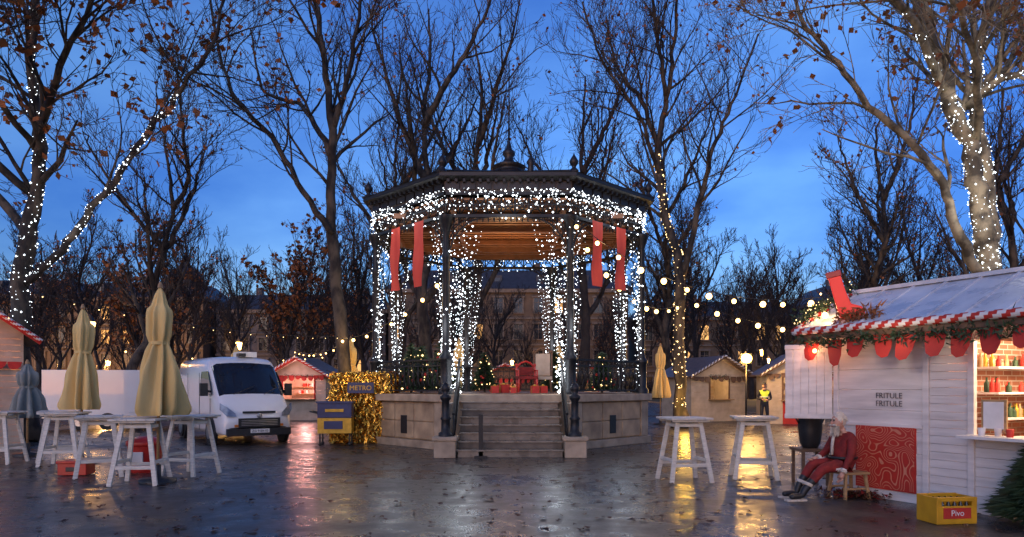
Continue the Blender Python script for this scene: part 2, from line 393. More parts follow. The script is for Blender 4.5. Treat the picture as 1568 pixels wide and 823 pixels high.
PL, BL = hero_tree("plane_tree", (-14.7, 20.5, 0), [
    ([(0, 0, 0), (-.07, 0, 2.97), (0, 0, 4.4), (.29, 0, 5.84), (.36, 0, 7.3), (.2, 0, 8.7), (.43, -.2, 10.8), (.5, 0, 12.5)], .26, .05, .4),
    ([(.1, 0, 4.), (.8, -.1, 4.55), (1.65, -.3, 5.4), (2.5, -.5, 6.34), (3.2, -.6, 7.2), (3.9, -.7, 8.0), (4.45, -.8, 8.65), (4.8, -.8, 9.7), (5., -.8, 11)], .1, .025, .3),
    ([(.36, 0, 7.3), (1.5, -1, 8.4), (2.65, -1.8, 9.3), (3.5, -2.3, 10.6)], .09, .03, .1),
    ([(.2, 0, 6), (-.8, -1.2, 7.5), (.3, -2.6, 8.6), (1.2, -3.8, 9.2), (2.4, -4.6, 9.3)], .1, .03, .2),
    ([(.3, 0, 7), (.2, -1.5, 8), (.8, -3, 8.4), (2, -4, 8.2)], .08, .02, .2),
    ([(.2, 0, 5), (-1.2, .4, 6.5), (-2.4, .8, 8.5), (-3, 1, 11)], .12, .03, .2)], cfgL, [M_bark, M_leafo], 8, 1.333)
cfgR = dict(n=(12, 7, 6), rmin=.008, leaf=.28, up=.15, bend=.03, cap=2.8, ls=(.06, .14))
PP, BP = hero_tree("plane_tree", (10.5, 15, 0), [
    ([(0, 0, 0), (0, 0, 3.97), (-.2, 0, 5.4), (-.43, 0, 6.7), (-.93, 0, 8.1), (-1.36, 0, 9.4), (-1.8, -.2, 11.), (-2.1, 0, 12.5)], .27, .08, .5),
    ([(0, 0, 4.2), (-.05, .1, 6.56), (-.2, .2, 8.), (-.0, .3, 9.4), (.4, .3, 11.3)], .19, .07, .4),
    ([(-.05, 0, 3.8), (-.8, -.2, 4.9), (-1.2, -.3, 6.0), (-2.1, -.4, 7.0), (-3.1, -.5, 7.85), (-3.9, -.6, 8.8), (-4.5, -.7, 9.5), (-5, -.7, 10.5)], .12, .03, .2),
    ([(-.93, 0, 8.1), (-2.2, -.9, 9.2), (-3.6, -1.5, 9.9), (-5.2, -2, 10.6)], .1, .03, .1),
    ([(-.5, 0, 7.8), (.1, -.3, 8.3), (.9, -.5, 8.5), (2, -.8, 9.2)], .1, .04, .2),
    ([(-.3, 0, 7), (-1.6, -1.8, 8.2), (-3.2, -3.2, 8.9), (-5, -4.2, 9.1)], .09, .02, .2),
    ([(-.2, .2, 8), (1, 1, 9), (2.2, 1.6, 11)], .1, .03, .1)], cfgR, [M_plane, M_leafo], 11)
def auto_limbs(g, h, lean=.0, nl=6):
    x = y = 0; tr = [(0, 0, 0)]; n = 7
    for i in range(1, n+1):
        x += g.gauss(lean, .25); y += g.gauss(0, .22); tr.append((x, y, h*i/n))
    Ls = [(tr, .019*h, .04, .35)]
    for j in range(nl):
        i = 2+int(j*(n-3)/nl); b = Vector(tr[i]); a = j*2.4+g.uniform(-.4, .4); Q = [tuple(b)]; ln = h*g.uniform(.32, .45); e = rad(g.uniform(48, 68)); p = b
        for k in range(4):
            d = Vector((math.cos(a)*math.cos(e), math.sin(a)*math.cos(e), math.sin(e))); p = p+d*ln/4; Q.append(tuple(p)); a += g.gauss(0, .25); e = min(e+.08, 1.45)
        Ls.append((Q, .0095*h, .03, .15))
    return Ls
cfgM = dict(n=(10, 6, 5), rmin=.013, leaf=.04, up=.25, bend=.07, cap=3.4, ls=(.1, .18))
for i, (x, y, h, s) in enumerate([(-4.4, 33, 20, 21), (-3.0, 36, 20, 22), (-6.0, 38, 17, 29), (3.2, 36, 18, 23), (-17, 31, 14, 24), (17.5, 33, 15, 25), (22, 30, 15, 28), (8.8, 38, 15, 37)]):
    g = random.Random(s); hero_tree("bare_tree", (x, y, 0), auto_limbs(g, h, .02), cfgM, [M_bark if i != 3 else M_barkb, M_leafo], s)
cO = dict(cfgM); cO.update(leaf=.55, ls=(.12, .24), cap=2.4, n=(9, 6, 4))
for x, y, h, s in ((-12.5, 38, 9, 31), (-22, 40, 10, 32)):
    g = random.Random(s); hero_tree("autumn_tree", (x, y, 0), auto_limbs(g, h, .03), cO, [M_barkb, M_leafo], s)
dt = emp("distant_trees")
var = []
cfgB = dict(n=(8, 6, 4), rmin=.024, leaf=.0, up=.3, bend=.08, cap=3.2, ls=(.12, .22))
cfgB2 = dict(cfgB); cfgB2['leaf'] = .12
for s in range(5):
    g = random.Random(50+s); mbb = MB()
    for (Q, r0, r1, t0) in auto_limbs(g, 15, 0, 7):
        pts = smooth(Q, 3, g, .04); k = len(pts); rs = [r0+(r1-r0)*(i/(k-1)) for i in range(k)]
        mbb.tube(pts, rs, 7, 0); Ln = sum((pts[i+1]-pts[i]).length for i in range(k-1)); c = dict(cfgB2 if s in (1, 3) else cfgB); c['t0'] = t0; sprout(mbb, g, pts, rs, Ln, 1, c)
    me = bpy.data.meshes.new("distant_tree_mesh"); me.from_pydata(mbb.v, [], mbb.f)
    me.materials.append(M_barkb); me.materials.append(M_leafo); me.polygons.foreach_set("material_index", mbb.m); me.update(); var.append(me)
g = random.Random(99)
for row, (yy, n, half, h0) in enumerate([(44, 12, 38, .72), (54, 15, 46, .82), (66, 17, 56, .9), (80, 18, 68, .95)]):
    for i in range(n):
        x = -half+2*half*(i+g.uniform(.1, .9))/n
        if row == 0 and abs(x) < 8: continue
        if row == 1 and abs(x) < 3: continue
        o = bpy.data.objects.new("distant_tree", var[g.randint(0, 4)]); COL.objects.link(o); o.parent = dt
        o.location = (x, yy+g.uniform(-4, 4), 0); o.rotation_euler = (0, 0, g.uniform(0, 6.28)); s = h0*g.uniform(.75, 1.15)*(.75 if abs(x) < 8 else 1); o.scale = (s, s, s)
mb = MB()
for i in range(3000):
    x = g.uniform(-95, 95); y = g.uniform(84, 90); h = g.uniform(1.5, 3.6)*(1+.35*math.sin(x*.21)+.2*math.sin(x*.7)); d = Vector((g.gauss(0, .25), g.gauss(0, .2), 1)).normalized()
    p = Vector((x, y, 0)); q = p+d*h*.5; e = q+(d+rv(g)*.15).normalized()*h*.5
    mb.tube([p, q, e], [.07, .05, .02], 3, 0)
    for _ in range(3):
        f = p.lerp(e, g.uniform(.3, 1)); mb.tube([f, f+rv(g)*.6+UP*.4], [.035, .02], 3, 0)
mb.obj("hedge", [M_barkb], None)

# ------------------------------------------------------------------ buildings
def building(name, x0, x1, y, h, st, m, lit=.08, dome=None, roof=3.0, seed=1):
    g = random.Random(seed); e = emp(name, ((x0+x1)/2, y, 0)); W = x1-x0; mb = MB(); mb.box((0, 6, h/2), (W, 12, h), 0)
    hw = W/2; o = .5
    mb.add([(-hw-o, -o, h+.5), (hw+o, -o, h+.5), (hw+o, 12, h+.5), (-hw-o, 12, h+.5), (-hw+2, 3, h+roof), (hw-2, 3, h+roof), (hw-2, 9, h+roof), (-hw+2, 9, h+roof)],
           [(0, 1, 5, 4), (1, 2, 6, 5), (2, 3, 7, 6), (3, 0, 4, 7), (4, 5, 6, 7), (3, 2, 1, 0)], 2)
    mb.box((0, 5.9, h+.25), (W+.9, 12.7, .5), 1)
    sh = h/st; n = int(W/2.6)
    for f in range(st):
        mb.box((0, -.06, f*sh+.02+sh*.02), (W+.2, .3, .22), 1) if f else None
        for i in range(n):
            cx = -hw+W*(i+.5)/n; cz = f*sh+sh*.52; ww = 1.15; wh = sh*.55
            mi = 4 if g.random() < lit else 3
            mb.box((cx, -.03, cz), (ww, .12, wh), mi)
            for sx in (-1, 1): mb.box((cx+sx*(ww/2+.1), -.09, cz), (.2, .24, wh+.1), 1)
            mb.box((cx, -.12, cz+wh/2+.17), (ww+.6, .36, .24), 1); mb.box((cx, -.1, cz-wh/2-.1), (ww+.5, .3, .12), 1)
            mb.box((cx, -.1, cz), (.07, .05, wh), 1); mb.box((cx, -.105, cz+wh*.18), (ww, .05, .07), 1)
    for i in range(int(W/6)): mb.box((-hw+3+i*6, 2.2, h+1.6), (1.3, 2.6, 1.9), 2); mb.box((-hw+3+i*6, .87, h+1.6), (.8, .06, 1.2), 3)
    for i in range(4): mb.box((-hw+4+i*(W-8)/3, 6, h+roof+.6), (.9, .9, 1.6), 0)
    if dome: mb.lathe([(2.4, h), (2.4, h+2.2), (2.7, h+2.3), (2.5, h+3.4), (1.9, h+4.6), (.9, h+5.4), (.5, h+5.6), (.5, h+6.3), (.1, h+7.4)], 14, 2, (dome, 3, 0))
    mb.obj("facade", [m, M_trim, M_slate, M_glass, E_win], e)
building("ochre_townhouse", -82, -62, 96, 14, 4, M_fac, .2, seed=3)
building("corner_townhouse_with_dome", -61, -43, 95, 13.5, 4, M_fac, .25, dome=5.2, seed=4)
building("grey_townhouse", -42, -18, 97, 12, 4, M_fac2, .12, seed=5)
building("palace_building", -17, 16, 94, 14.5, 4, M_fac, .1, seed=6, roof=3.6)
building("ochre_townhouse", 18, 42, 97, 11, 3, M_fac, .2, seed=7)
building("grey_townhouse", 43, 66, 95, 13, 4, M_fac2, .1, seed=8)
building("ochre_townhouse", 67, 90, 97, 14, 4, M_fac, .1, seed=9)

# ------------------------------------------------------------------ GAZEBO
GZ = emp("bandstand_pavilion", (-.1, 21.71, 0))
def octo(a, z=None):
    r = a/math.cos(math.pi/8); pts = [(r*math.cos(rad(-112.5+45*k)), r*math.sin(rad(-112.5+45*k))) for k in range(8)]
    return pts if z is None else [Vector((x, y, z)) for x, y in pts]
FZ = 1.43
mb = MB(); mb.prism(octo(4.18), 0, .2, 1); mb.prism(octo(4.02), .2, 1.24, 0); mb.prism(octo(4.2), 1.24, FZ, 1)
for k in range(8):
    if k == 0: continue
    p = octo(4.02, 0)[k]; q = octo(4.02, 0)[(k+1) % 8]; d = (q-p).normalized(); nrm = Vector((d.y, -d.x, 0)); Ln = (q-p).length
    n = 3; gap = .03; a0 = .34; ang = math.atan2(d.y, d.x)
    for i in range(n):
        w_ = (Ln-2*a0)/n; c = p+d*(a0+w_*(i+.5))+nrm*.02
        mb.box((c.x, c.y, .96), (w_-gap, .06, .5), 0, rz=ang); mb.box((c.x, c.y, .46), (w_-gap, .06, .46), 0, rz=ang)
    for sx in (.16, Ln-.16):
        c = p+d*sx+nrm*.03; mb.box((c.x, c.y, .72), (.3, .1, 1.03), 1, rz=ang)
    if k in (1, 7):
        c = p+d*(Ln*.5)+nrm*.055; mb.box((c.x, c.y, .6), (.28, .03, .5), 2, rz=ang)
mb.obj("stone_platform", [M_stone, M_stone2, M_black], GZ, .012)
mb = MB(); n = 8; tr = .27; y0 = -21.71+15.75; ph = FZ/n
yb = -4.0
for i in range(n-1):
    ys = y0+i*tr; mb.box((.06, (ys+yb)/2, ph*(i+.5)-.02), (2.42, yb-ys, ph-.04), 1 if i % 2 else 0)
    mb.box((.06, (ys-.03+yb)/2, ph*(i+1)-.02), (2.5, yb-ys+.03, .04), 0)
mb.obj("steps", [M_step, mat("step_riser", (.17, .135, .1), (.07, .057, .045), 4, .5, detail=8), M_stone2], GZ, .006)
mb = MB()
for sx in (-1, 1):
    X = .06+sx*1.5
    mb.box((X, y0+.1, .2), (.5, .5, .4), 0); mb.box((X, y0+.1, .44), (.58, .58, .09), 0)
    mb.box((X, y0+.65+.28, .62), (.22, 1.2, 1.24), 0)
mb.obj("step_pedestals", [M_stone2], GZ, .015)
mb = MB()
for sx in (-1, 1):
    X = .06+sx*1.5
    mb.lathe([(.17, .48), (.17, .56), (.11, .6), (.1, .85), (.13, .9), (.09, .95), (.085, 1.3), (.13, 1.36), (.13, 1.42), (.06, 1.46), (.1, 1.55), (.11, 1.62), (.06, 1.7), (.0, 1.75)], 12, 0, (X, y0+.1, 0))
    X2 = .06+sx*1.32
    a = Vector((X2, y0+.1, 1.0)); b = Vector((X2, -4.0, 2.35)); mb.beam(a, b, .06, .05); mb.beam(a-Vector((0, 0, .75)), b-Vector((0, 0, .78)), .04, .04)
    for i in range(13):
        t = i/12; p = a.lerp(b, t); mb.tube([p, p-Vector((0, 0, .76))], .014, 5, 0)
        if i < 12:
            q = a.lerp(b, t+.04); c = q-Vector((0, 0, .38)); mb.tube([c+Vector((0, .06*math.cos(u), .14*math.sin(u))) for u in [j*math.pi/5 for j in range(11)]], .009, 4, 0)
mb.box((-.62, y0+.05, .5), (.1, .1, 1.0), 0); mb.box((-.62, y0+.05, .02), (.3, .3, .04), 0)
mb.obj("stair_railing", [M_iron], GZ)
cols = octo(3.91, 0)
mb = MB()
for p in cols:
    c = (p.x, p.y, FZ)
    mb.lathe([(.2, 0), (.2, .12), (.15, .17), (.145, .85), (.18, .9), (.18, .97), (.115, 1.05), (.1, 1.2), (.085, 3.5), (.11, 3.56), (.11, 3.62), (.085, 3.68), (.08, 4.25), (.13, 4.38), (.18, 4.55), (.2, 4.6), (.2, 4.66)], 12, 0, c, mod=lambda a, z: 1+.04*math.cos(8*a))
for k in range(8):
    p = cols[k]; q = cols[(k+1) % 8]; d = (q-p).normalized(); Ln = (q-p).length
    for e, s in ((p, 1), (q, -1)):
        for rr, thk in ((1.0, .028), (.72, .018), (.45, .016)):
            pts = [e+d*s*(.08+rr-rr*math.cos(u)) + UP*(6.05-rr*1.05+rr*1.05*math.sin(u)) for u in [j*math.pi/16 for j in range(9)]]
            mb.tube(pts, thk, 5, 0)
        for j in range(7):
            t = .12+j*.13; zt = 6.05-1.05+1.05*math.sin(math.acos(max(0, 1-t)))
            mb.tube([e+d*s*(t+.08)+UP*zt, e+d*s*(t+.08)+UP*6.05], .012, 4, 0)
        c = e+d*s*.3+UP*5.72
        mb.tube([c+d*(.15*math.cos(u))+UP*(.15*math.sin(u)) for u in [j*math.pi/6 for j in range(13)]], .016, 4, 0)
    mb.beam(p+UP*6.08, q+UP*6.08, .12, .08); mb.beam(p+UP*6.66, q+UP*6.66, .16, .08); mb.beam(p+UP*6.38, q+UP*6.38, .04, .03)
    nb = 9
    for i in range(nb):
        a = p.lerp(q, i/nb); b = p.lerp(q, (i+1)/nb)
        mb.tube([a+UP*6.1, b+UP*6.64], .018, 4, 0); mb.tube([b+UP*6.1, a+UP*6.64], .018, 4, 0); mb.tube([a+UP*6.1, a+UP*6.64], .025, 4, 0)
        c = a.lerp(b, .5)+UP*6.37
        mb.tube([c+d*(.12*math.cos(u))+UP*(.12*math.sin(u)) for u in [j*math.pi/5 for j in range(11)]], .016, 4, 0)
    for i in range(22):
        a = p.lerp(q, (i+.5)/22); mb.tube([a+UP*6.05, a+UP*5.97, a+UP*5.92], [.012, .022, .005], 5, 0)
mb.obj("iron_columns_and_brackets", [M_iron], GZ)
mb = MB()
for k in range(1, 8):
    p = cols[k]; q = cols[(k+1) % 8]; d = (q-p).normalized()
    a = p+d*.15; b = q-d*.15
    mb.beam(a+UP*(FZ+.92), b+UP*(FZ+.92), .08, .05); mb.beam(a+UP*(FZ+.1), b+UP*(FZ+.1), .05, .04); mb.beam(a+UP*(FZ+.76), b+UP*(FZ+.76), .03, .03)
    nb = 14
    for i in range(nb+1):
        c = a.lerp(b, i/nb); mb.tube([c+UP*(FZ+.1), c+UP*(FZ+.92)], .014, 4, 0)
        if i < nb:
            m_ = a.lerp(b, (i+.5)/nb)+UP*(FZ+.42)
            mb.tube([m_+d*(.085*math.cos(u))+UP*(.2*math.sin(u)) for u in [j*math.pi/5 for j in range(11)]], .012, 4, 0)
            m_ = a.lerp(b, (i+.5)/nb)+UP*(FZ+.84); mb.tube([m_+d*(.06*math.cos(u))+UP*(.06*math.sin(u)) for u in [j*math.pi/4 for j in range(9)]], .01, 4, 0)
mb.obj("iron_railing", [M_iron], GZ)
mb = MB()
mb.prism(octo(3.98), 6.7, 6.98, 0); mb.prism(octo(4.02), 6.98, 7.04, 1, octo(4.22)); mb.prism(octo(4.25), 7.04, 7.14, 1)
for k in range(8):
    p = octo(3.98, 0)[k]; q = octo(3.98, 0)[(k+1) % 8]; d = (q-p).normalized(); nrm = Vector((d.y, -d.x, 0)); Ln = (q-p).length; ang = math.atan2(d.y, d.x)
    for i in range(8):
        c = p+d*(Ln*(i+.5)/8)+nrm*.02; mb.box((c.x, c.y, 6.84), (Ln/8-.07, .05, .18), 1, rz=ang)
    for i in range(16):
        c = p+d*(Ln*(i+.5)/16)+nrm*.09; mb.box((c.x, c.y, 6.96), (.07, .14, .08), 1, rz=ang)
ro = octo(4.27, 7.14); ri = octo(.5, 8.28)
mb.add(ro+ri, [(i, (i+1) % 8, 8+(i+1) % 8, 8+i) for i in range(8)], 2)
for i in range(8): mb.tube([ro[i]+UP*.01, ri[i]+UP*.03], .04, 5, 2)
mb.lathe([(.75, 8.2), (.62, 8.36), (.45, 8.4), (.42, 8.55), (.55, 8.6), (.4, 8.68), (.2, 8.75), (.13, 8.9), (.2, 9.0), (.2, 9.08), (.1, 9.18), (.05, 9.4), (.03, 9.45)], 14, 2)
mb.tube([(0, 0, 9.4), (.01, 0, 12.0)], [.035, .018], 6, 2)
for p in octo(4.1, 0):
    mb.lathe([(.13, 7.14), (.1, 7.24), (.05, 7.28), (.06, 7.32), (.11, 7.39), (.12, 7.45), (.07, 7.54), (.03, 7.6), (.0, 7.68)], 10, 2, (p.x, p.y, 0))
for i in range(8):
    c = octo(2.0, 0)[i]; a = c.normalized(); p = a*1.7; mb.lathe([(.1, 7.95), (.08, 8.15), (.13, 8.25), (.06, 8.36), (0, 8.45)], 8, 2, (p.x, p.y, 0)) if i % 2 else None
mb.obj("roof_and_entablature", [M_fascia, M_roofd, M_roofd], GZ)
mb = MB()
mb.prism(octo(3.9), 6.5, 6.56, 0)
for a_ in (3.6, 2.3):
    P8 = octo(a_, 6.42)
    for i in range(8): mb.beam(P8[i], P8[(i+1) % 8], .16, .14, 1)
mb.beam((-1.5, -3.6, 6.43), (-1.5, 3.6, 6.43), .14, .13, 1); mb.beam((1.5, -3.6, 6.43), (1.5, 3.6, 6.43), .14, .13, 1)
for y in (-2.6, -.9, .9, 2.6): mb.beam((-3.2, y, 6.4), (3.2, y, 6.4), .14, .13, 1)
for i in range(26):
    y = -3.7+i*.29; hwid = min(3.8, 3.8*1.414-abs(y))*.98; hwid = min(3.8, max(.5, hwid))
    mb.beam((-hwid, y, 6.485), (hwid, y, 6.485), .03, .03, 1)
mb.obj("wooden_ceiling", [M_ceil, mat("ceiling_beam_wood", (.25, .1, .04), (.14, .055, .02), 3, .55)], GZ)
mb = MB(); mb.prism(octo(3.85), FZ, FZ+.02, 0); mb.obj("wooden_floor", [M_wood], GZ)
pts = []; pts2 = []
for k in range(8):
    p = octo(4.03, 0)[k]; q = octo(4.03, 0)[(k+1) % 8]
    for i in range(230):
        t = R.random(); z = 6.78-abs(R.gauss(0, .38)); z = max(z, 5.75+.25*math.sin(t*math.pi))
        pts.append(p.lerp(q, t)+Vector((R.gauss(0, .02), R.gauss(0, .02), z)))
    c = cols[k]
    for s, nb_ in ((1, cols[(k+1) % 8]), (-1, cols[k-1])):
        d = (nb_-c).normalized(); front = (k == 0 and s == 1) or (k == 1 and s == -1)
        ns = 8 if front else 5
        for j in range(ns):
            wd = (j+.5)/ns*(.95 if front else .62)
            z = 6.0-R.uniform(0, .5); zb = 1.55+R.uniform(0, .4)
            while z > zb:
                f = (z-1.5)/4.5; off = wd*(.16+.84*f**1.5)+.09
                out_ = c.normalized()*(.06*math.sin(j*1.7))
                if R.random() < .9: pts.append(c+d*off+out_+Vector((R.gauss(0, .015), R.gauss(0, .015), z)))
                z -= R.uniform(.09, .2)
    for i in range(30):
        a = R.uniform(0, 6.28); pts.append(c+Vector((.13*math.cos(a), .13*math.sin(a), R.uniform(1.6, 5.9))))
    if k in (0, 1):
        for i in range(60): pts2.append(c+(cols[1-k]-c).normalized()*abs(R.gauss(.22, .1))+Vector((R.gauss(0, .05), R.gauss(0, .05), FZ+.05+abs(R.gauss(0, .45)))))
dots("fairy_lights", pts, .0155, E_cool, GZ); dots("fairy_lights_base", pts2, .02, E_cool, GZ)
for k in range(8):
    c = cols[k]; ci = c*.93 if k > 1 else c*1.06
    point("fairy_glow", (ci.x, ci.y, 3.2), 26, (.88, .94, 1), .4, GZ)
for k in (0, 1): point("fairy_glow", (cols[k].x*.7, cols[k].y-.3, 1.9), 16, (.88, .94, 1), .2, GZ)
for x, y in ((0, -4.4), (-3.2, -3.2), (3.2, -3.2)): point("frieze_glow", (x, y, 6.3), 12, (.88, .94, 1), .3, GZ)
point("ceiling_lamp", (0, 0, 5.0), 110, (1, .58, .26), .3, GZ)
def banner(t, side):
    x = -1.62-2.29*t; y = -3.91+2.29*t; d = Vector((-1, 1, 0)).normalized(); n = Vector((-1, -1, 0)).normalized()
    if side > 0: x = -x; d = Vector((1, 1, 0)).normalized(); n = Vector((1, -1, 0)).normalized()
    mb = MB(); vs = []; fs = []; H = 14; W = 4
    ph_ = R.uniform(0, 6)
    for i in range(H+1):
        for j in range(W+1):
            u = (j/W-.5)*.42; z = 6.08-1.75*i/H; off = .14+.03*math.sin(i*.55+ph_+j*.5)*(i/H+.3)+.015*math.sin(j*1.6+i*.2)
            vs.append(Vector((x, y, z))+d*(u+.06*i/H*math.sin(ph_))+n*off)
    for i in range(H):
        for j in range(W): fs.append((i*(W+1)+j, i*(W+1)+j+1, (i+1)*(W+1)+j+1, (i+1)*(W+1)+j))
    mb.add(vs, fs, 0, True)
    mb.obj("red_banner", [M_banner], GZ)
for t in (.30, .63): banner(t, -1); banner(t, 1)

# ------------------------------------------------------------------ greenery / decor on stage
def fir(name, loc, h, r, n=900, lights=30, parent=None, baubles=0):
    e = emp(name, loc); mb = MB(); mb.tube([(0, 0, 0), (0, 0, h*.95)], [.04, .01], 6, 1)
    for i in range(n):
        z = h*(1-R.random()**.6)*.93+.08*h; rr = r*(1-z/h)*R.uniform(.3, 1.05)+.02; a = R.uniform(0, 6.28)
        p = Vector((rr*math.cos(a), rr*math.sin(a), z)); d = Vector((math.cos(a), math.sin(a), R.uniform(-.5, .25))).normalized()*R.uniform(.1, .2)
        s = d.cross(UP).normalized()*.022
        mb.add([p-d*.4-s, p-d*.4+s, p+d], [(0, 1, 2)], 0)
        mb.add([p-d*.3+UP*.02, p-d*.3-UP*.03, p+d*.9+s], [(0, 1, 2)], 0)
    for i in range(baubles):
        z = h*R.uniform(.1, .85); rr = r*(1-z/h); a = R.uniform(0, 6.28); mb.sph((rr*math.cos(a), rr*math.sin(a), z), .045, 2, 8, 6)
    mb.obj("needles", [M_fir, M_bark, M_red], e)
    if lights:
        L_ = []
        for i in range(lights):
            z = h*R.uniform(.08, .95); rr = r*(1-z/h)+.02; a = R.uniform(0, 6.28); L_.append((rr*math.cos(a), rr*math.sin(a), z))
        dots("tree_lights", L_, .02, E_warms, e)
    return e
for x, y, h in ((-2.6, 19.6, 1.35), (-2.1, 20.6, 1.6), (2.7, 20.5, 1.2), (-.9, 22.5, 1.3), (-3.1, 21, 1.5), (1.5, 24, 1.5)):
    fir("christmas_tree", (x, y, FZ+.02), h, .45*h*.8, 900, 26, baubles=8)
def chair(name, loc, rz, mseat, mframe, h=1.5):
    e = emp(name, loc, rz); mb = MB()
    for x in (-.28, .28):
        for y in (-.25, .25): mb.tube([(x, y, 0), (x*.95, y, .42)], [.03, .04], 6, 1)
        mb.beam((x, .27, .4), (x, .33, h), .06, .06, 1); mb.beam((x, -.25, .66), (x, .27, .68), .06, .05, 1); mb.beam((x, -.23, .42), (x, -.23, .66), .05, .05, 1)
        mb.sph((x, .33, h+.04), .05, 1, 8, 6)
    mb.box((0, 0, .45), (.62, .58, .1), 0); mb.box((0, .28, (h+.5)/2), (.46, .08, h-.55), 0, rx=-.05)
    mb.tube([(-.28, .33, h-.03), (-.15, .33, h+.1), (0, .33, h+.16), (.15, .33, h+.1), (.28, .33, h-.03)], .035, 6, 1)
    mb.obj("frame_and_cushions", [mseat, mframe], e, .01)
chair("red_throne", (.45, 20.6, FZ+.02), .1, M_suit, M_redbox, .8)
chair("gold_throne", (.95, 21.4, FZ+.02), -.1, M_cream, M_wood, 1.25)
mb = MB()
for x, y, s in ((-.5, 19.6, .2), (-.25, 19.9, .24), (.9, 19.7, .2), (.05, 19.4, .16), (.65, 19.5, .2)):
    mb.box((x, y, FZ+.022+s/2), (s*1.2, s, s), int(s*50) % 2, rz=s*9)
    mb.box((x, y, FZ+.026+s/2), (s*.2, s*1.02, s*1.02), 2, rz=s*9); mb.sph((x, y, FZ+s+.04), (.05, .03, .03), 2, 8, 6)
mb.obj("gift_boxes", [M_red, M_whites, M_gold])

# ------------------------------------------------------------------ parasols & tables
def parasol(loc, h, r, m=M_canvas, tilt=0, seed=1, zb=1.15):
    e = emp("closed_parasol", loc); g = random.Random(seed); ph_ = g.uniform(0, 6)
    mb = MB(); mb.tube([(0, 0, 0), (0, 0, h+.06)], .025, 8, 1); mb.lathe([(.3, 0), (.3, .06), (.06, .08), (.05, .3)], 16, 2)
    zt = h; prof = []
    keys = [(.0, 1.0), (.04, 1.15), (.1, 1.1), (.35, .95), (.5, .68), (.56, .5), (.62, .66), (.76, .74), (.82, .72), (.84, .5), (.95, .26), (1, .03)]
    K = 34
    for i in range(K+1):
        t = i/K
        for a in range(len(keys)-1):
            if keys[a][0] <= t <= keys[a+1][0]:
                f = (t-keys[a][0])/(keys[a+1][0]-keys[a][0]); rr = keys[a][1]*(1-f)+keys[a+1][1]*f; break
        prof.append((rr*r, zb+(zt-zb)*t))
    def mod(a, z):
        t = (z-zb)/(zt-zb); am = .38*(1-t)+.14
        return 1+am*math.cos(8*a+ph_+1.5*math.sin(z*1.3))*.8+am*.6*math.sin(3*a+z*1.7+ph_)+am*.35*math.cos(13*a-z*2)
    mb.lathe(prof, 64, 0, (0, 0, 0), True, mod)
    mb.lathe([(.05, h-.02), (.04, h+.03), (.015, h+.08)], 8, 1)
    zz = zb+(zt-zb)*.56; mb.lathe([(r*.62, zz-.03), (r*.62, zz+.03)], 20, 0)
    mb.obj("canvas_and_pole", [m, M_wood2, M_black], e); e.rotation_euler = (rad(tilt), rad(tilt*.6), ph_)
parasol((-6.1, 11.75, 0), 3.36, .25, seed=1, tilt=.8)
parasol((-9.15, 14.5, 0), 3.32, .24, seed=2, tilt=-.8)
parasol((-5.9, 25, 0), 3.4, .24, seed=3); parasol((-11.7, 29, 0), 3.4, .24, seed=4); parasol((6.3, 29, 0), 3.4, .24, seed=5)
parasol((-11.5, 16.2, 0), 2.2, .26, m=M_canvas2, seed=6, zb=.9); parasol((-2.1, 27, 0), 3.5, .26, seed=7); parasol((1.9, 28, 0), 3.4, .24, seed=8)
def table(loc, rz=0):
    e = emp("bar_table", loc, rz); mb = MB()
    for i in range(5): mb.box((-.3+i*.15, 0, 1.09), (.146, .74, .035), 0)
    mb.box((0, -.3, 1.055), (.66, .05, .035), 0); mb.box((0, .3, 1.055), (.66, .05, .035), 0)
    T = {}
    for sx in (-1, 1):
        for sy in (-1, 1):
            a = Vector((sx*.2, sy*.2, 1.06)); b = Vector((sx*.36, sy*.34, 0)); mb.beam(b, a, .075, .045); T[sx, sy] = (a, b)
    def at(k, z): a, b = T[k]; return b.lerp(a, z/1.06)
    for z, prs in ((.3, (((-1, -1), (1, -1)), ((-1, 1), (1, 1)))), (.38, (((-1, -1), (-1, 1)), ((1, -1), (1, 1)))), (.98, (((-1, -1), (1, -1)), ((-1, 1), (1, 1)))), (.975, (((-1, -1), (-1, 1)), ((1, -1), (1, 1))))):
        for k1, k2 in prs: mb.beam(at(k1, z), at(k2, z), .03, .06)
    mb.obj("top_and_legs", [M_white], e, .006)
for l, r_ in (((-6.28, 11.55, 0), .12), ((-7.55, 12.5, 0), .5), ((-6.0, 12.75, 0), -.3), ((-9.3, 14.2, 0), .2), ((-9.95, 15., 0), .5), ((3.0, 11.9, 0), .15), ((4.35, 12.3, 0), -.2), ((-10.95, 14.6, 0), .1)):
    table(l, r_)
mb = MB(); mb.box((0, 0, .12), (.5, .34, .22), 0); mb.box((0, 0, .25), (.54, .38, .05), 0); mb.box((0, -.18, .12), (.2, .02, .08), 1)
o = mb.obj("red_crate", [M_redbox, M_black], None, .02); o.location = (-8.1, 12.7, 0); o.rotation_euler = (0, 0, .1)
mb = MB()
mb.lathe([(.28, 0), (.3, .1), (.3, .5), (.33, .52), (.33, .58), (.26, .64), (.1, .68)], 20, 0); mb.box((0, -.3, .3), (.25, .03, .2), 1)
o = mb.obj("red_waste_bin", [M_redbox, M_whites], None, .01); o.location = (-7.1, 13.2, 0)

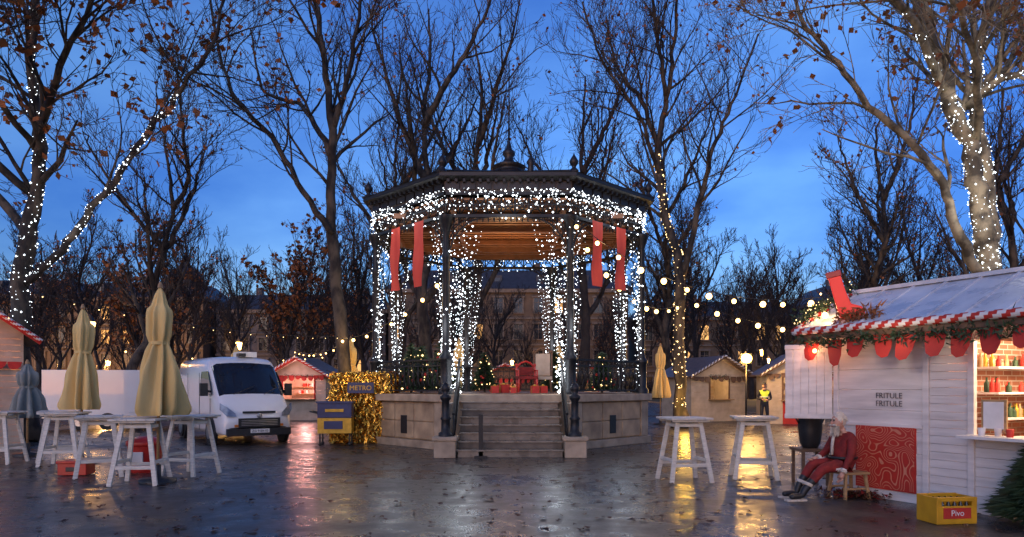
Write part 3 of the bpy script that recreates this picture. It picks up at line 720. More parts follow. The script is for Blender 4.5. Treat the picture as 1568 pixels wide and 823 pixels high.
# ------------------------------------------------------------------ van
def van():
    e = emp("white_van", (-8.75, 21.3, 0), math.atan2(-.79, .61))
    st = [(-2.72, .42, 2.2, .93), (-2.7, .35, 2.42, .98), (-2.55, .32, 2.5, 1.0), (-1, .3, 2.53, 1.0), (.6, .3, 2.52, 1.0), (1.05, .3, 2.47, 1.0), (1.32, .3, 2.32, 1.0), (1.6, .3, 2.0, 1.0), (1.9, .3, 1.66, 1.0), (2.12, .3, 1.42, .995), (2.35, .3, 1.27, .98), (2.55, .3, 1.1, .95), (2.66, .3, .93, .91), (2.72, .32, .72, .86), (2.73, .36, .5, .82)]
    cs = [(.96, 0), (1, .08), (1.01, .3), (1.0, .5), (.975, .7), (.94, .86), (.88, .95), (.76, .99), (.4, 1.005), (0, 1.01)]
    ring = cs+[(-a, b) for a, b in cs[:-1][::-1]]
    mb = MB(); vs = []; n = len(ring)
    for x, zb, zt, wd in st:
        for a, b in ring: vs.append((x-.12*abs(a)**3*(1 if x > 1.2 else 0), a*wd*1.02, zb+b*(zt-zb)))
    for i in range(len(st)-1):
        for j in range(n-1):
            glass = 6 <= i <= 8 and 6 <= j <= 11
            mb.add([vs[i*n+j], vs[i*n+j+1], vs[(i+1)*n+j+1], vs[(i+1)*n+j]], [(0, 1, 2, 3)], 1 if glass else 0, True)
        mb.add([vs[i*n], vs[(i+1)*n], vs[(i+1)*n+n-1], vs[i*n+n-1]], [(0, 1, 2, 3)], 2)
    mb.add([vs[j] for j in range(n)], [tuple(range(n))], 0); mb.add([vs[(len(st)-1)*n+j] for j in range(n)], [tuple(range(n))[::-1]], 2)
    ob = mb.obj("body", [M_vanw, M_glass, M_black], e)
    import bmesh
    bm = bmesh.new(); bm.from_mesh(ob.data); bmesh.ops.remove_doubles(bm, verts=bm.verts, dist=.001); bmesh.ops.recalc_face_normals(bm, faces=bm.faces); bm.to_mesh(ob.data); bm.free()
    mb = MB()
    for s in (-1, 1):
        Y = s*1.0
        poly = [(.45, 1.42), (.5, 2.08), (1.22, 2.08), (1.55, 1.75), (1.78, 1.45), (1.7, 1.4)]
        vs = [(x, s*(1.045 if z < 1.5 else .995 if z > 2 else 1.02), z) for x, z in poly]; mb.add(vs, [tuple(range(len(vs)))[::s]], 1)
        for x in (-2.62, -1.05, .4): mb.box((x, Y*1.032, 1.2), (.015, .012, 1.7), 2)
        mb.box((1.62, Y*1.032, .95), (.015, .012, .7), 2)
        mb.box((-.5, Y*1.035, .62), (4.2, .03, .12), 2)
        for wx in (-1.75, 1.72):
            mb.M = Matrix.Translation((wx, s*1.0, .36)) @ Matrix.Rotation(rad(90), 4, 'X')
            mb.lathe([(.43, -.05), (.43, .05), (.40, .052)], 24, 2); mb.M = None
            mb.M = Matrix.Translation((wx, s*1.07, .36)) @ Matrix.Rotation(rad(90), 4, 'X'); mb.lathe([(.33, -.03), (.33, .03)], 24, 3); mb.lathe([(.21, -.04), (.21, .04), (.1, .05)], 18, 4); mb.M = None
        mb.box((1.62, s*1.2, 1.55), (.12, .2, .36), 2); mb.beam((1.6, s*1.0, 1.5), (1.62, s*1.15, 1.5), .06, .06, 2)
        vs = [(2.44, s*.97, 1.16), (2.57, s*.8, 1.04), (2.665, s*.62, .88), (2.70, s*.6, .78), (2.64, s*.84, .8), (2.48, s*.985, .98)]
        c = Vector((0, 0, 0))
        for v in vs: c += Vector(v)/6
        vs = [tuple(Vector(v)+Vector((.035, s*.02, .02))) for v in vs]; c += Vector((.06, s*.03, .03))
        mb.add(vs+[tuple(c)], [(i, (i+1) % 6, 6) for i in range(6)], 5, True)
        mb.box((2.73, s*.68, .42), (.05, .16, .1), 6); mb.box((2.725, s*.62, .55), (.03, .1, .07), 8)
    mb.box((2.72, 0, .37), (.14, 1.75, .2), 2); mb.box((2.755, 0, .63), (.03, 1.15, .26), 2); mb.box((2.72, 0, .92), (.04, .9, .06), 2)
    for i in range(4): mb.box((2.775, 0, .56+i*.045), (.012, 1.0, .012), 4)
    mb.box((2.80, 0, .4), (.02, .52, .11), 7)
    mb.M = Matrix.Translation((2.735, 0, .83)) @ Matrix.Rotation(rad(90), 4, 'Y'); mb.lathe([(.07, -.01), (.07, .02), (.04, .03)], 16, 4); mb.M = None
    mb.beam((2.22, -.55, 1.42), (1.98, .1, 1.66), .025, .02, 2); mb.beam((2.22, .3, 1.42), (1.98, .75, 1.62), .025, .02, 2)
    mb.box((.7, .2, 2.6), (.7, .5, .16), 0); mb.box((1.0, .0, 2.58), (.3, .2, .1), 2)
    mb.obj("details", [M_vanw, M_glass, M_black, M_rubber, M_steel, M_lens, M_steel, M_plate, M_orange], e, .006)
    text("ZG 9184-ES", .09, (2.815, 0, .4), (rad(90), 0, rad(90)), M_text, e, "plate_text", .001)
van()
e = emp("white_box_trailer", (-15.2, 26.5, 0), .12); mb = MB()
mb.box((0, 0, 1.35), (4.6, 2.1, 1.8), 0); mb.box((0, 0, .42), (4.5, 1.9, .08), 1); mb.box((0, -1.055, .5), (4.6, .03, .1), 2)
for x in (-1.0, 0):
    mb.M = Matrix.Translation((x, -.98, .33)) @ Matrix.Rotation(rad(90), 4, 'X'); mb.lathe([(.32, -.1), (.32, .1)], 20, 3); mb.lathe([(.18, -.11), (.18, .11)], 14, 4); mb.M = None
mb.beam((2.3, 0, .5), (3.5, 0, .5), .1, .1, 1); mb.box((1.2, -1.06, 1.4), (.9, .02, 1.5), 0)
mb.obj("box_and_chassis", [M_vanw, M_black, M_steel, M_rubber, M_steel], e, .03)

# ------------------------------------------------------------------ gold foil stand + cart
e = emp("gold_foil_stand", (-4.3, 19.6, 0), .05); mb = MB()
mb.box((0, .4, 1.02), (1.72, .7, 2.04), 1)
for i in range(2300):
    x = R.uniform(-.92, .92); z = R.uniform(.02, 2.08)
    y = .02+R.uniform(-.06, .03); l = R.uniform(.08, .2); a = R.gauss(0, .7); wd = R.uniform(.015, .04)
    if R.random() < .22: x = R.choice((-.9, .9))+R.uniform(-.03, .03); y = R.uniform(0, .75)
    dx = math.sin(a)*l; dz = -math.cos(a)*l; t = R.uniform(-1.5, 1.5); dz = max(dz, .01-z)
    mb.add([(x-wd, y, z), (x+wd, y-t*wd, z), (x+wd+dx, y-.09*R.random(), z+dz), (x-wd+dx, y+.06*R.random()-t*.05, z+dz)], [(0, 1, 2, 3)], 0)
mb.box((-.02, -.14, 1.6), (.74, .04, .3), 2)
mb.obj("foil_strips", [M_foil, M_foilback, M_navy], e)
text("METRO", .19, (-.02, -.17, 1.59), (rad(90), 0, 0), M_gold, e, "sign_lettering")
point("foil_fill", (-4.6, 18.0, 2.6), 30, (1, .68, .3), .1)  # added warm fill to brighten the foil; no lamp stands here
e = emp("promo_drinks_cart", (-4.95, 19.0, 0), .1); mb = MB()
mb.box((.05, 0, .98), (.92, .55, .4), 0); mb.box((.05, 0, .56), (.92, .55, .42), 1); mb.box((.05, -.285, .98), (.5, .02, .08), 1); mb.box((.05, 0, 1.2), (.98, .6, .05), 0)
for x in (-.35, .45):
    for y in (-.22, .22): mb.tube([(x, y, 0), (x, y, .35)], .025, 6, 2); mb.sph((x, y, .05), .05, 2, 8, 6)
mb.tube([(-.42, -.2, .9), (-.62, -.2, .95), (-.62, .2, .95), (-.42, .2, .9)], .02, 6, 2)
mb.box((.02, -.29, .58), (.5, .015, .22), 0)
mb.obj("cart_body", [M_navy, M_gold, M_black], e, .015)

# ------------------------------------------------------------------ huts
def candy(mb, p, q, r=.05, mi=0, mi2=1, droop=0):
    p = Vector(p); q = Vector(q); n = max(6, int((q-p).length/.05)); pts = [p.lerp(q, i/n)-UP*droop*math.sin(math.pi*i/n) for i in range(n+1)]
    mb.tube(pts, r, 8, mi, True, (mi2, 2))
def garland(mb, p, q, n, mi, r=.12):
    p = Vector(p); q = Vector(q)
    for i in range(n):
        c = p.lerp(q, R.random())+Vector((R.gauss(0, r*.4), R.gauss(0, r*.4), R.gauss(0, r*.5))); d = rv(R).normalized()*R.uniform(.06, .14); s = d.cross(rv(R)).normalized()*.018
        mb.add([c-s, c+s, c+d], [(0, 1, 2)], mi)
def pennants(mb, p, q, n, w_, h, mi):
    p = Vector(p); q = Vector(q); d = (q-p).normalized(); nn = Vector((d.y, -d.x, 0))*.004
    for i in range(n):
        c = p.lerp(q, (i+.5+R.uniform(-.15, .15))/n)+Vector((0, 0, R.gauss(0, .015))); hh = h*R.uniform(.75, 1.2); k = [(-.5, 0), (-.46, -.5), (-.36, -.85), (-.1, -1), (.22, -.95), (.42, -.6), (.5, 0)]
        sw = R.uniform(-.3, .3); sk = R.uniform(-.2, .2)
        vs = [c+d*((a-b*sk)*w_)+UP*(b*hh)+nn*(-b*25*(.4+abs(sw))+a*30*sw) for a, b in k]; mb.add(vs, [tuple(range(7))], mi); mb.add([v+nn for v in vs], [tuple(range(7))[::-1]], mi)
def hut(name, loc, rz, w_, dp, wh, rh, mwall, mroof, mtrim, elight, lightc, power, sign=None, openw=.6, red_low=False):
    e = emp(name, loc, rz); mb = MB(); hw = w_/2; ow = w_*openw/2; z0, z1 = 1.0, min(wh-.2, 2.2)
    for sx in (-1, 1):
        mb.box((sx*(hw-.03), dp/2, wh/2), (.06, dp, wh), 0)
        ww = hw-ow
        nb = int(wh/.16)
        for b in range(nb): mb.box((sx*(ow+ww/2), R.uniform(-.004, .004), (b+.5)*wh/nb), (ww, .05, wh/nb-.008), 0)
    mb.box((0, 0, z0/2), (2*ow, .05, z0), 5 if red_low else 0); mb.box((0, 0, (z1+wh)/2), (2*ow, .05, wh-z1), 0)
    mb.box((0, dp, wh/2), (w_, .06, wh), 0); mb.box((0, dp/2, .03), (w_-.1, dp-.1, .06), 0)
    mb.add([(-hw, -.02, wh), (hw, -.02, wh), (0, -.02, rh-.06)], [(0, 1, 2)], 0); mb.add([(-hw, dp, wh), (hw, dp, wh), (0, dp, rh-.06)], [(0, 2, 1)], 0)
    ov = .35; sl = (rh-wh)/hw
    for sx in (-1, 1):
        a = (sx*(hw+ov), -.4, wh-ov*sl); b = (0, -.4, rh); c = (0, dp+.3, rh); d = (sx*(hw+ov), dp+.3, wh-ov*sl)
        t = .06; vs = [a, b, c, d]+[(p[0], p[1], p[2]+t) for p in (a, b, c, d)]
        mb.add(vs, [(0, 1, 2, 3), (7, 6, 5, 4), (0, 4, 5, 1), (1, 5, 6, 2), (2, 6, 7, 3), (3, 7, 4, 0)], 1)
        mb.beam((sx*(hw+ov), -.43, wh-ov*sl+.01), (0, -.43, rh+.01), .05, .14, 2)
        candy(mb, (sx*(hw+ov), -.48, wh-ov*sl+.04), (0, -.48, rh+.06), .05, 2, 3)
    mb.box((0, -.17, z0+.02), (2*ow+.15, .34, .04), 4)
    for x in (-ow, ow): mb.box((x, -.04, (z0+z1)/2), (.07, .05, z1-z0), 2)
    garland(mb, (-ow, -.1, z1+.05), (ow, -.1, z1+.05), 160, 6); pennants(mb, (-hw, -.12, z1+.1), (hw, -.12, z1+.1), 9, w_*.1, .24, 2)
    for z in (1.25, 1.6): mb.box((0, dp-.2, z), (w_*.8, .25, .03), 4)
    for i in range(26): mb.box((R.uniform(-ow, ow), dp-.22, R.choice((1.25, 1.6))+.1), (.09, .1, .17), R.choice((2, 3, 4)))
    mb.box((0, dp/2, wh-.06), (w_*.7, .12, .05), 7)
    mb.obj("walls_and_roof", [mwall, mroof, mtrim, M_whites, M_wood2, M_red, M_fir, elight], e)
    point("hut_lamp", (0, dp*.4, wh-.25), power, lightc, .15, e); point("front_lamp", (0, -.9, wh-.1), power*.16, lightc, .1, e)
    L_ = []
    for sx in (-1, 1):
        for i in range(16): L_.append((sx*(hw+ov)*i/16, -.5, rh-.02-(rh-wh+ov*sl)*i/16+.08))
    dots("eave_lights", L_, .022, E_warms, e)
    if sign: text(sign, .42, (0, -.06, wh+.25*(rh-wh)+.02), (rad(90), 0, 0), M_text, e, "sign_lettering")
    return e
hut("christmas_market_hut", (-10.3, 33, 0), -.1, 2.7, 2.2, 2.25, 3.0, M_cream, M_tile, M_red, E_pink, (1, .45, .4), 170)
hut("christmas_market_hut", (9.7, 32, 0), .35, 3.1, 2.4, 2.2, 3.0, M_cream, M_tile, M_wood, E_warms, (1, .65, .35), 60, openw=.35)
hut("christmas_market_hut", (12.3, 29.6, 0), -.15, 2.4, 2.2, 2.3, 3.05, M_cream, M_tile, M_wood, E_warms, (1, .65, .35), 60, sign="Sha", openw=.45, red_low=True)
hut("christmas_market_hut", (-5.3, 36, 0), .1, 2.6, 2.2, 2.2, 2.9, M_wood, M_tile, M_wood, E_warms, (1, .6, .3), 50)
hut("christmas_market_hut", (-.4, 40, 0), 0, 3, 2.2, 2.2, 2.9, M_wood, M_tile, M_red, E_warms, (1, .45, .3), 70)
hut("christmas_market_hut", (3.9, 38, 0), 0, 3, 2.2, 2.2, 2.9, M_cream, M_tile, M_red, E_warms, (1, .6, .3), 60)
hut("christmas_market_hut", (-14.1, 17.05, 0), .72, 3.1, 2.2, 3.05, 4.2, M_cream, M_tile, M_red, E_warms, (1, .34, .12), 200)
hut("christmas_market_hut", (16.5, 34, 0), -.4, 2.6, 2.2, 2.2, 2.9, M_cream, M_tile, M_red, E_pink, (1, .6, .4), 60)

# ------------------------------------------------------------------ right foreground kiosk
K = emp("white_christmas_kiosk", (5.1, 10.75, 0), rad(-63.9)); mb = MB(); LK = 4.3; WH = 2.5; DP = 2.2
def boards(x0, x1, z0, z1, y=0, pitch=.125):
    n = max(1, round((z1-z0)/pitch)); p = (z1-z0)/n
    for i in range(n): mb.box(((x0+x1)/2, y+R.uniform(-.002, .002), z0+p*(i+.5)), (x1-x0-.004, .04, p-.004), 0, rx=.04)
boards(.06, 1.42, .1, WH, pitch=.3); boards(1.5, 2.02, .1, WH, y=.004, pitch=.11)
boards(2.1, 3.6, .1, .98); boards(3.6, LK, .1, WH); boards(2.1, 3.6, 2.25, WH)
for x in (.03, 1.46, 2.06, 3.6): mb.box((x, -.012, WH/2+.05), (.08, .07, WH-.1), 0)
mb.box((LK/2, .02, .06), (LK, .08, .12), 0); mb.box((.74, -.03, 1.08), (1.34, .02, .05), 0); mb.box((.74, -.03, 2.2), (1.34, .02, .06), 0)
mb.box((.02, DP/2, WH/2), (.05, DP-.05, WH), 0); mb.box((LK-.02, DP/2, WH/2), (.05, DP-.05, WH), 0)
mb.box((LK/2, DP, WH/2), (LK, .05, WH), 4); mb.box((LK/2, DP/2, .1), (LK-.12, DP-.12, .05), 5)
mb.box((1.7, DP/2, 1.2), (.04, DP-.1, 2.2), 4)
for x in (-.02, LK): mb.add([(x, 0, WH), (x, DP, WH), (x, DP/2, 3.1)], [(0, 1, 2)], 0)
mb.box((2.85, -.15, 1.0), (1.6, .4, .04), 0); mb.box((2.85, .9, .95), (1.5, .5, .04), 0)
for z in (1.3, 1.65, 2.0): mb.box((2.85, DP-.2, z), (1.7, .3, .03), 0); mb.box((1.9, 1.2, z-.1), (.3, 1.2, .03), 0)
for i in range(90):
    z = R.choice((1.3, 1.65, 2.0)); s = R.uniform(.06, .12); hgt = R.uniform(.1, .22)
    if R.random() < .5: mb.box((R.uniform(2.05, 3.6), DP-.2+R.uniform(-.06, .06), z+.015+hgt/2), (s, s, hgt), R.choice((1, 2, 5, 6, 7)))
    else: mb.lathe([(.035, 0), (.035, hgt*.6), (.015, hgt*.75), (.015, hgt)], 8, R.choice((1, 5, 6, 7)), (1.9+R.uniform(-.1, .1), R.uniform(.6, 1.8), z-.085))
for i in range(7): mb.lathe([(.035, 0), (.045, .1), (.0, .1)], 10, R.choice((1, 0, 2)), (2.2+i*.2+R.uniform(-.05, .05), -.15+R.uniform(-.08, .08), 1.02))
mb.box((2.35, -.05, 1.28), (.3, .03, .4), 5); mb.box((2.35, -.07, 1.28), (.24, .01, .34), 2)
mb.M = Matrix.Rotation(rad(-134), 4, 'Z')
for i in range(6): mb.box((.06+.115*i+.05, 0, 1.72), (.113, .035, 1.18), 0)
for y in (-.025, .025): mb.box((.4, y, 2.27), (.7, .02, .07), 0); mb.box((.4, y, 1.17), (.7, .02, .07), 0)
mb.M = None
mb.obj("walls", [M_whiteH, M_red, M_whites, M_wood, M_brick, M_wood2, M_gold, M_fir], K, .003, 1)
mb = MB()
x0, x1 = -.43, LK+.3; ey = -.32; ez = 2.47; ry = DP/2; rz_ = 3.16
for (ya, yb2) in ((ey, ry), (DP+.32, ry)):
    t = .07
    vs = [(x0, ya, ez), (x1, ya, ez), (x1, yb2, rz_), (x0, yb2, rz_)]; vs += [(a, b, c+t) for a, b, c in vs]
    mb.add(vs, [(0, 1, 2, 3), (7, 6, 5, 4), (0, 4, 5, 1), (1, 5, 6, 2), (2, 6, 7, 3), (3, 7, 4, 0)], 0)
for i in range(11):
    x = x0+.02+i*(x1-x0-.04)/10; mb.beam((x, ey, ez+.08), (x, ry, rz_+.08), .03, .03, 0)
mb.beam((x0, ry, rz_+.09), (x1, ry, rz_+.09), .16, .06, 0)
mb.beam((x0-.01, ey, ez-.0), (x0-.01, ry, rz_), .04, .16, 1); mb.beam((x0-.01, DP+.32, ez), (x0-.01, ry, rz_), .04, .16, 1); mb.beam((x0, ey-.02, ez-.03), (x1, ey-.02, ez-.03), .04, .12, 1)
mb.obj("roof", [M_snow, M_wood], K)
mb = MB(); candy(mb, (x0-.05, ey-.06, ez+.05), (x1, ey-.06, ez+.05), .06, 0, 1); candy(mb, (x0-.06, ey-.05, ez+.05), (x0-.06, ry, rz_+.1), .06, 0, 1)
garland(mb, (x0, ey-.02, ez-.12), (x1, ey-.02, ez-.12), 1300, 2, .12); garland(mb, (x0-.05, ey, ez+.2), (x0-.05, ry, rz_+.1), 500, 2, .14)
garland(mb, (x0+.6, ey+.15, ez+.2), (x0+1.2, ey+.3, ez+.25), 300, 3, .14)
pennants(mb, (x0+.1, ey+.0, ez-.1), (x1, ey+.0, ez-.1), 13, .27, .34, 0)
mb.obj("garland_and_stripes", [M_red, M_whites, M_fir, M_leafo], K)
# red stocking plaque standing on the roof corner
mb = MB(); pr = [(-.12, 1.0), (.1, .96), (.13, .55), (.17, .3), (.34, .2), (.37, .06), (.28, -.02), (.02, 0), (-.08, .1), (-.1, .5)]
mb.M = Matrix.Translation((.18, -.02, 2.66)) @ Matrix.Rotation(rad(38), 4, 'Z') @ Matrix.Rotation(rad(-12), 4, 'Y') @ Matrix.Scale(.8, 4)
n = len(pr); mb.add([(x, -.05, z) for x, z in pr]+[(x, .05, z) for x, z in pr], [tuple(range(n)), tuple(range(n, 2*n))[::-1]]+[(i, n+i, n+(i+1) % n, (i+1) % n) for i in range(n)], 0)
mb.box((-.01, 0, .93), (.27, .13, .12), 1); mb.M = None
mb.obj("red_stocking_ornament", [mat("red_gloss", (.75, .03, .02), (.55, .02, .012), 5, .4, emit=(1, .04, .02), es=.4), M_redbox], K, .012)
mb = MB(); mb.box((.85, -.035, .61), (.9, .02, .9), 0); mb.box((.85, -.03, .61), (.94, .018, .94), 1); mb.obj("ornament_panel", [M_orna, M_red], K)
text("FRITULE\nFRITULE", .115, (.92, -.045, 1.45), (rad(90), 0, 0), M_text, K, "lettering", .001)
text("premium", .12, (2.75, -.035, .6), (rad(90), 0, 0), M_text, K, "lettering_small")
point("interior_lamp", (2.6, 1.0, 2.2), 120, (1, .76, .5), .12, K); point("interior_lamp", (3.2, .4, 2.25), 70, (1, .7, .42), .12, K)
point("eave_lamp_and_fill", (-.1, -.35, 2.2), 12, (1, .42, .22), .06, K); point("eave_lamp_and_fill", (1.3, -.9, 2.3), 9, (1, .75, .55), .1, K)  # first is the eave bulb, second an added fill for the wall, no bulb
mb = MB(); mb.sph((-.1, -.35, 2.2), .035, 0, 8, 6); mb.sph((2.6, 1., 2.25), .05, 0, 8, 6); mb.sph((3.2, .4, 2.3), .05, 0, 8, 6); mb.sph((-.2, .0, 2.78), .05, 0, 8, 6); mb.obj("lamps", [E_warm], K)
point("roof_lamp", (-.2, -.02, 2.85), 12, (1, .6, .25), .05, K)
L_ = [(x0-.1, ey+(ry-ey)*R.random(), 0) for i in range(60)]; L_ = [(x, y, ez+.2+(rz_-ez)*(y-ey)/(ry-ey)+R.gauss(0, .07)) for x, y, _ in L_]; dots("garland_lights", L_, .013, E_warms, K)

e = emp("yellow_beer_crate", (5.28, 8.3, 0), .12); mb = MB(); mb.box((0, 0, .03), (.52, .34, .05), 0)
for sx in (-1, 1): mb.box((sx*.25, 0, .17), (.025, .34, .3), 0)
for sy in (-1, 1):
    mb.box((0, sy*.16, .12), (.52, .025, .2), 0); mb.box((0, sy*.16, .3), (.52, .03, .05), 0)
    for x in (-.23, .23): mb.box((x, sy*.16, .25), (.06, .025, .06), 0)
mb.box((0, 0, .2), (.48, .012, .2), 0); mb.box((0, -.176, .135), (.36, .006, .13), 1)
for i in range(12): mb.lathe([(.03, .06), (.03, .2), (.012, .26), (.012, .3)], 8, 2, (-.2+.08*(i % 6), -.08+.15*(i//6), 0))
mb.obj("crate_body", [M_yelbox, M_red, M_glass], e, .006)
text("Pivo", .1, (0, -.182, .135), (rad(90), 0, 0), M_whites, e, "crate_lettering", .001)
fir("potted_fir", (6.35, 8.15, 0), 1.1, .55, 2600, 0)
mb = MB()
for i in range(500):
    x = R.gauss(5.25, .3); y = R.gauss(10.2, .18); d = rv(R).normalized()*.08; s = d.cross(UP).normalized()*.03; c = Vector((x, y, abs(R.gauss(.03, .03))+.02)); mb.add([c-s, c+s, c+d], [(0, 1, 2)], R.choice((0, 0, 1)))
mb.obj("leaf_litter_heap", [M_leafg, M_suit])
mb = MB(); mb.lathe([(.12, .0), (.16, .08), (.19, .3), (.19, .5), (.2, .52), (.2, .56), (.15, .62), (.06, .66), (.02, .69)], 18, 0); mb.tube([(-.19, 0, .4), (-.24, 0, .5), (-.19, 0, .54)], .015, 5, 0); mb.tube([(.19, 0, .4), (.24, 0, .5), (.19, 0, .54)], .015, 5, 0)
o = mb.obj("black_soup_kettle", [M_black]); o.location = (5.0, 11.45, .62)
mb = MB(); mb.box((0, 0, .59), (.5, .5, .05), 0)
for x in (-.2, .2):
    for y in (-.2, .2): mb.box((x, y, .285), (.05, .05, .56), 0)
o = mb.obj("wooden_side_table", [M_wood], None, .01); o.location = (5.0, 11.45, 0)

# ------------------------------------------------------------------ figures
def figure(name, J, E, root, mats, cls, parent):
    ks = list(J); me = bpy.data.meshes.new(name); me.from_pydata([J[k][0] for k in ks], [(ks.index(a), ks.index(b)) for a, b in E], []); me.update()
    ob = bpy.data.objects.new(name, me); COL.objects.link(ob)
    ob.modifiers.new("skin", 'SKIN')
    sv = me.skin_vertices[0].data
    for i, k in enumerate(ks): r = J[k][1]; sv[i].radius = r if hasattr(r, '__len__') else (r, r); sv[i].use_root = (k == root)
    sb = ob.modifiers.new("sub", 'SUBSURF'); sb.levels = 2
    bpy.context.view_layer.update(); dg = bpy.context.evaluated_depsgraph_get(); m_ = bpy.data.meshes.new_from_object(ob.evaluated_get(dg)); ob.modifiers.clear(); ob.data = m_
    m_.materials.clear()
    for q in mats: m_.materials.append(q)
    segs = [(Vector(J[a][0]), Vector(J[b][0]), a, b) for a, b in E]
    for p in m_.polygons:
        c = p.center; best = None; bd = 9
        for A, Bv, a, b in segs:
            ab = Bv-A; t = max(0, min(1, (c-A).dot(ab)/ab.length_squared)); dd = (c-A-ab*t).length
            if dd < bd: bd = dd; best = (a, b, t)
        p.material_index = cls(best, c); p.use_smooth = True
    ob.parent = parent; return ob
def hand(mb, w_, d, side, mi, s=1.0):
    w_ = Vector(w_); d = Vector(d).normalized(); side = Vector(side).normalized(); nrm = d.cross(side)
    mb.tube([w_, w_+d*.045*s, w_+d*.085*s], [.026*s, .036*s, .034*s], 8, mi)
    for i, l in enumerate((.065, .075, .07, .055)):
        b = w_+d*.08*s+side*(-.028+.019*i)*s; mb.tube([b, b+d*l*.5*s, b+d*l*.8*s+nrm*.015*s, b+d*l*.95*s+nrm*.03*s], [.0095*s, .009*s, .008*s, .006*s], 6, mi)
    b = w_+d*.03*s-side*.03*s; mb.tube([b, b+d*.03*s-side*.03*s, b+d*.06*s-side*.035*s], [.012*s, .011*s, .008*s], 6, mi)
S = emp("seated_santa_figure", (4.93, 10.1, 0), rad(12))
J = {'pelvis': ((0, 0, .52), (.15, .16)), 'belly': ((-.03, 0, .66), (.17, .18)), 'chest': ((-.02, 0, .84), (.14, .17)), 'neck': ((-.05, 0, .98), .06), 'headb': ((-.08, 0, 1.05), .06),
     'shL': ((-.03, .19, .9), .075), 'elL': ((-.12, .25, .68), .06), 'wrL': ((-.33, .17, .58), .04), 'shR': ((-.03, -.19, .9), .075), 'elR': ((-.1, -.26, .67), .06), 'wrR': ((-.22, -.24, .42), .04),
     'hipL': ((-.05, .1, .5), .11), 'knL': ((-.45, .14, .5), .08), 'anL': ((-.68, .15, .16), .055), 'hipR': ((-.05, -.1, .5), .11), 'knR': ((-.46, -.12, .46), .08), 'anR': ((-.76, -.1, .14), .055),
     'heL': ((-.7, .15, .07), .05), 'toL': ((-.93, .17, .06), .045), 'heR': ((-.79, -.1, .07), .05), 'toR': ((-1.0, -.12, .06), .045)}
E = [('pelvis', 'belly'), ('belly', 'chest'), ('chest', 'neck'), ('neck', 'headb'), ('chest', 'shL'), ('shL', 'elL'), ('elL', 'wrL'), ('chest', 'shR'), ('shR', 'elR'), ('elR', 'wrR'),
     ('pelvis', 'hipL'), ('hipL', 'knL'), ('knL', 'anL'), ('anL', 'heL'), ('heL', 'toL'), ('pelvis', 'hipR'), ('hipR', 'knR'), ('knR', 'anR'), ('anR', 'heR'), ('heR', 'toR')]
def cls(b, c):
    a, q, t = b
    if a.startswith('he') or a.startswith('an') or (q.startswith('an') and t > .55): return 2
    if q == 'headb' or (q == 'neck' and t > .6): return 1
    if q.startswith('wr') and t > .85: return 3
    return 0
figure("body", J, E, 'pelvis', [M_suit, M_skin, M_black, M_whites], cls, S)
mb = MB()
hc = Vector((-.12, 0, 1.12)); mb.sph(hc, (.1, .085, .125), 0, 16, 12)
mb.sph(hc+Vector((.02, 0, .03)), (.105, .095, .125), 1, 14, 10); mb.sph(hc+Vector((-.1, 0, -.01)), (.028, .02, .025), 0, 8, 6)
for s in (-1, 1):
    mb.sph(hc+Vector((-.093, s*.033, .025)), .012, 2, 8, 6); mb.sph(hc+Vector((0, s*.09, -.0)), (.02, .012, .03), 0, 8, 6); mb.sph(hc+Vector((-.095, s*.035, .05)), (.014, .024, .01), 1, 8, 5)
    mb.sph(hc+Vector((-.09, s*.035, -.045)), (.03, .042, .018), 1, 8, 6)
for i in range(420):
    a = R.uniform(-1.2, 1.2); r_ = R.uniform(.06, .1); p = hc+Vector((-math.cos(a)*r_, math.sin(a)*r_*.9, -.05-R.random()*.06)); d = Vector((-.25*math.cos(a), .1*math.sin(a), -1)).normalized()*R.uniform(.06, .13); s = d.cross(rv(R)).normalized()*.01
    mb.add([p-s, p+s, p+d], [(0, 1, 2)], 1)
for i in range(260):
    d = rv(R).normalized(); d.x = abs(d.x)*.8-.1; p = hc+Vector((d.x*.1+.02, d.y*.09, abs(d.z)*.12+.03)); q = Vector((R.gauss(.01, .02), R.gauss(0, .02), -.03)); s = q.cross(d).normalized()*.01; mb.add([p-s, p+s, p+q+d*.02], [(0, 1, 2)], 1)
mb.sph(hc+Vector((-.1, 0, -.062)), (.008, .02, .006), 3, 8, 5)
hand(mb, (-.34, .17, .575), (-1, -.1, -.25), (0, -1, 0), 0, 1.1); hand(mb, (-.23, -.24, .41), (-.3, .05, -1), (0, -1, 0), 0, 1.1)
for a, b in (((-.31, .18, .588), (-.34, .168, .575)), ((-.21, -.242, .44), (-.225, -.24, .405))): mb.tube([a, b], .05, 10, 1)
mb.tube([(-.05+.19*math.cos(u), .2*math.sin(u), .6) for u in [j*math.pi/10 for j in range(21)]], .022, 6, 2)
mb.tube([(-.19, 0, .95), (-.215, 0, .8), (-.225, 0, .64)], .022, 6, 1)
for y, an in ((.15, -.68), (-.1, -.76)): mb.tube([(an+.07, y, .25), (an+.05, y, .21)], .075, 10, 1)
for y, x in ((.16, -.82), (-.11, -.9)): mb.box((x, y, .012), (.3, .11, .024), 1)
mb.obj("head_hands_trim", [M_skin, M_hair, M_black, M_red], S)
e = emp("wooden_stool", (4.97, 10.11, 0), rad(12)); mb = MB()
for x in (-.15, .17):
    for y in (-.15, .15): mb.beam((x*1.25, y*1.25, 0), (x, y, .36), .04, .04)
mb.box((.01, 0, .375), (.42, .4, .035)); mb.beam((-.17, -.17, .15), (.19, -.17, .15), .03, .03); mb.beam((-.17, .17, .15), (.19, .17, .15), .03, .03); mb.obj("seat_and_legs", [M_wood2], e, .005)
O = emp("police_officer", (10.35, 28.0, 0), rad(-10))
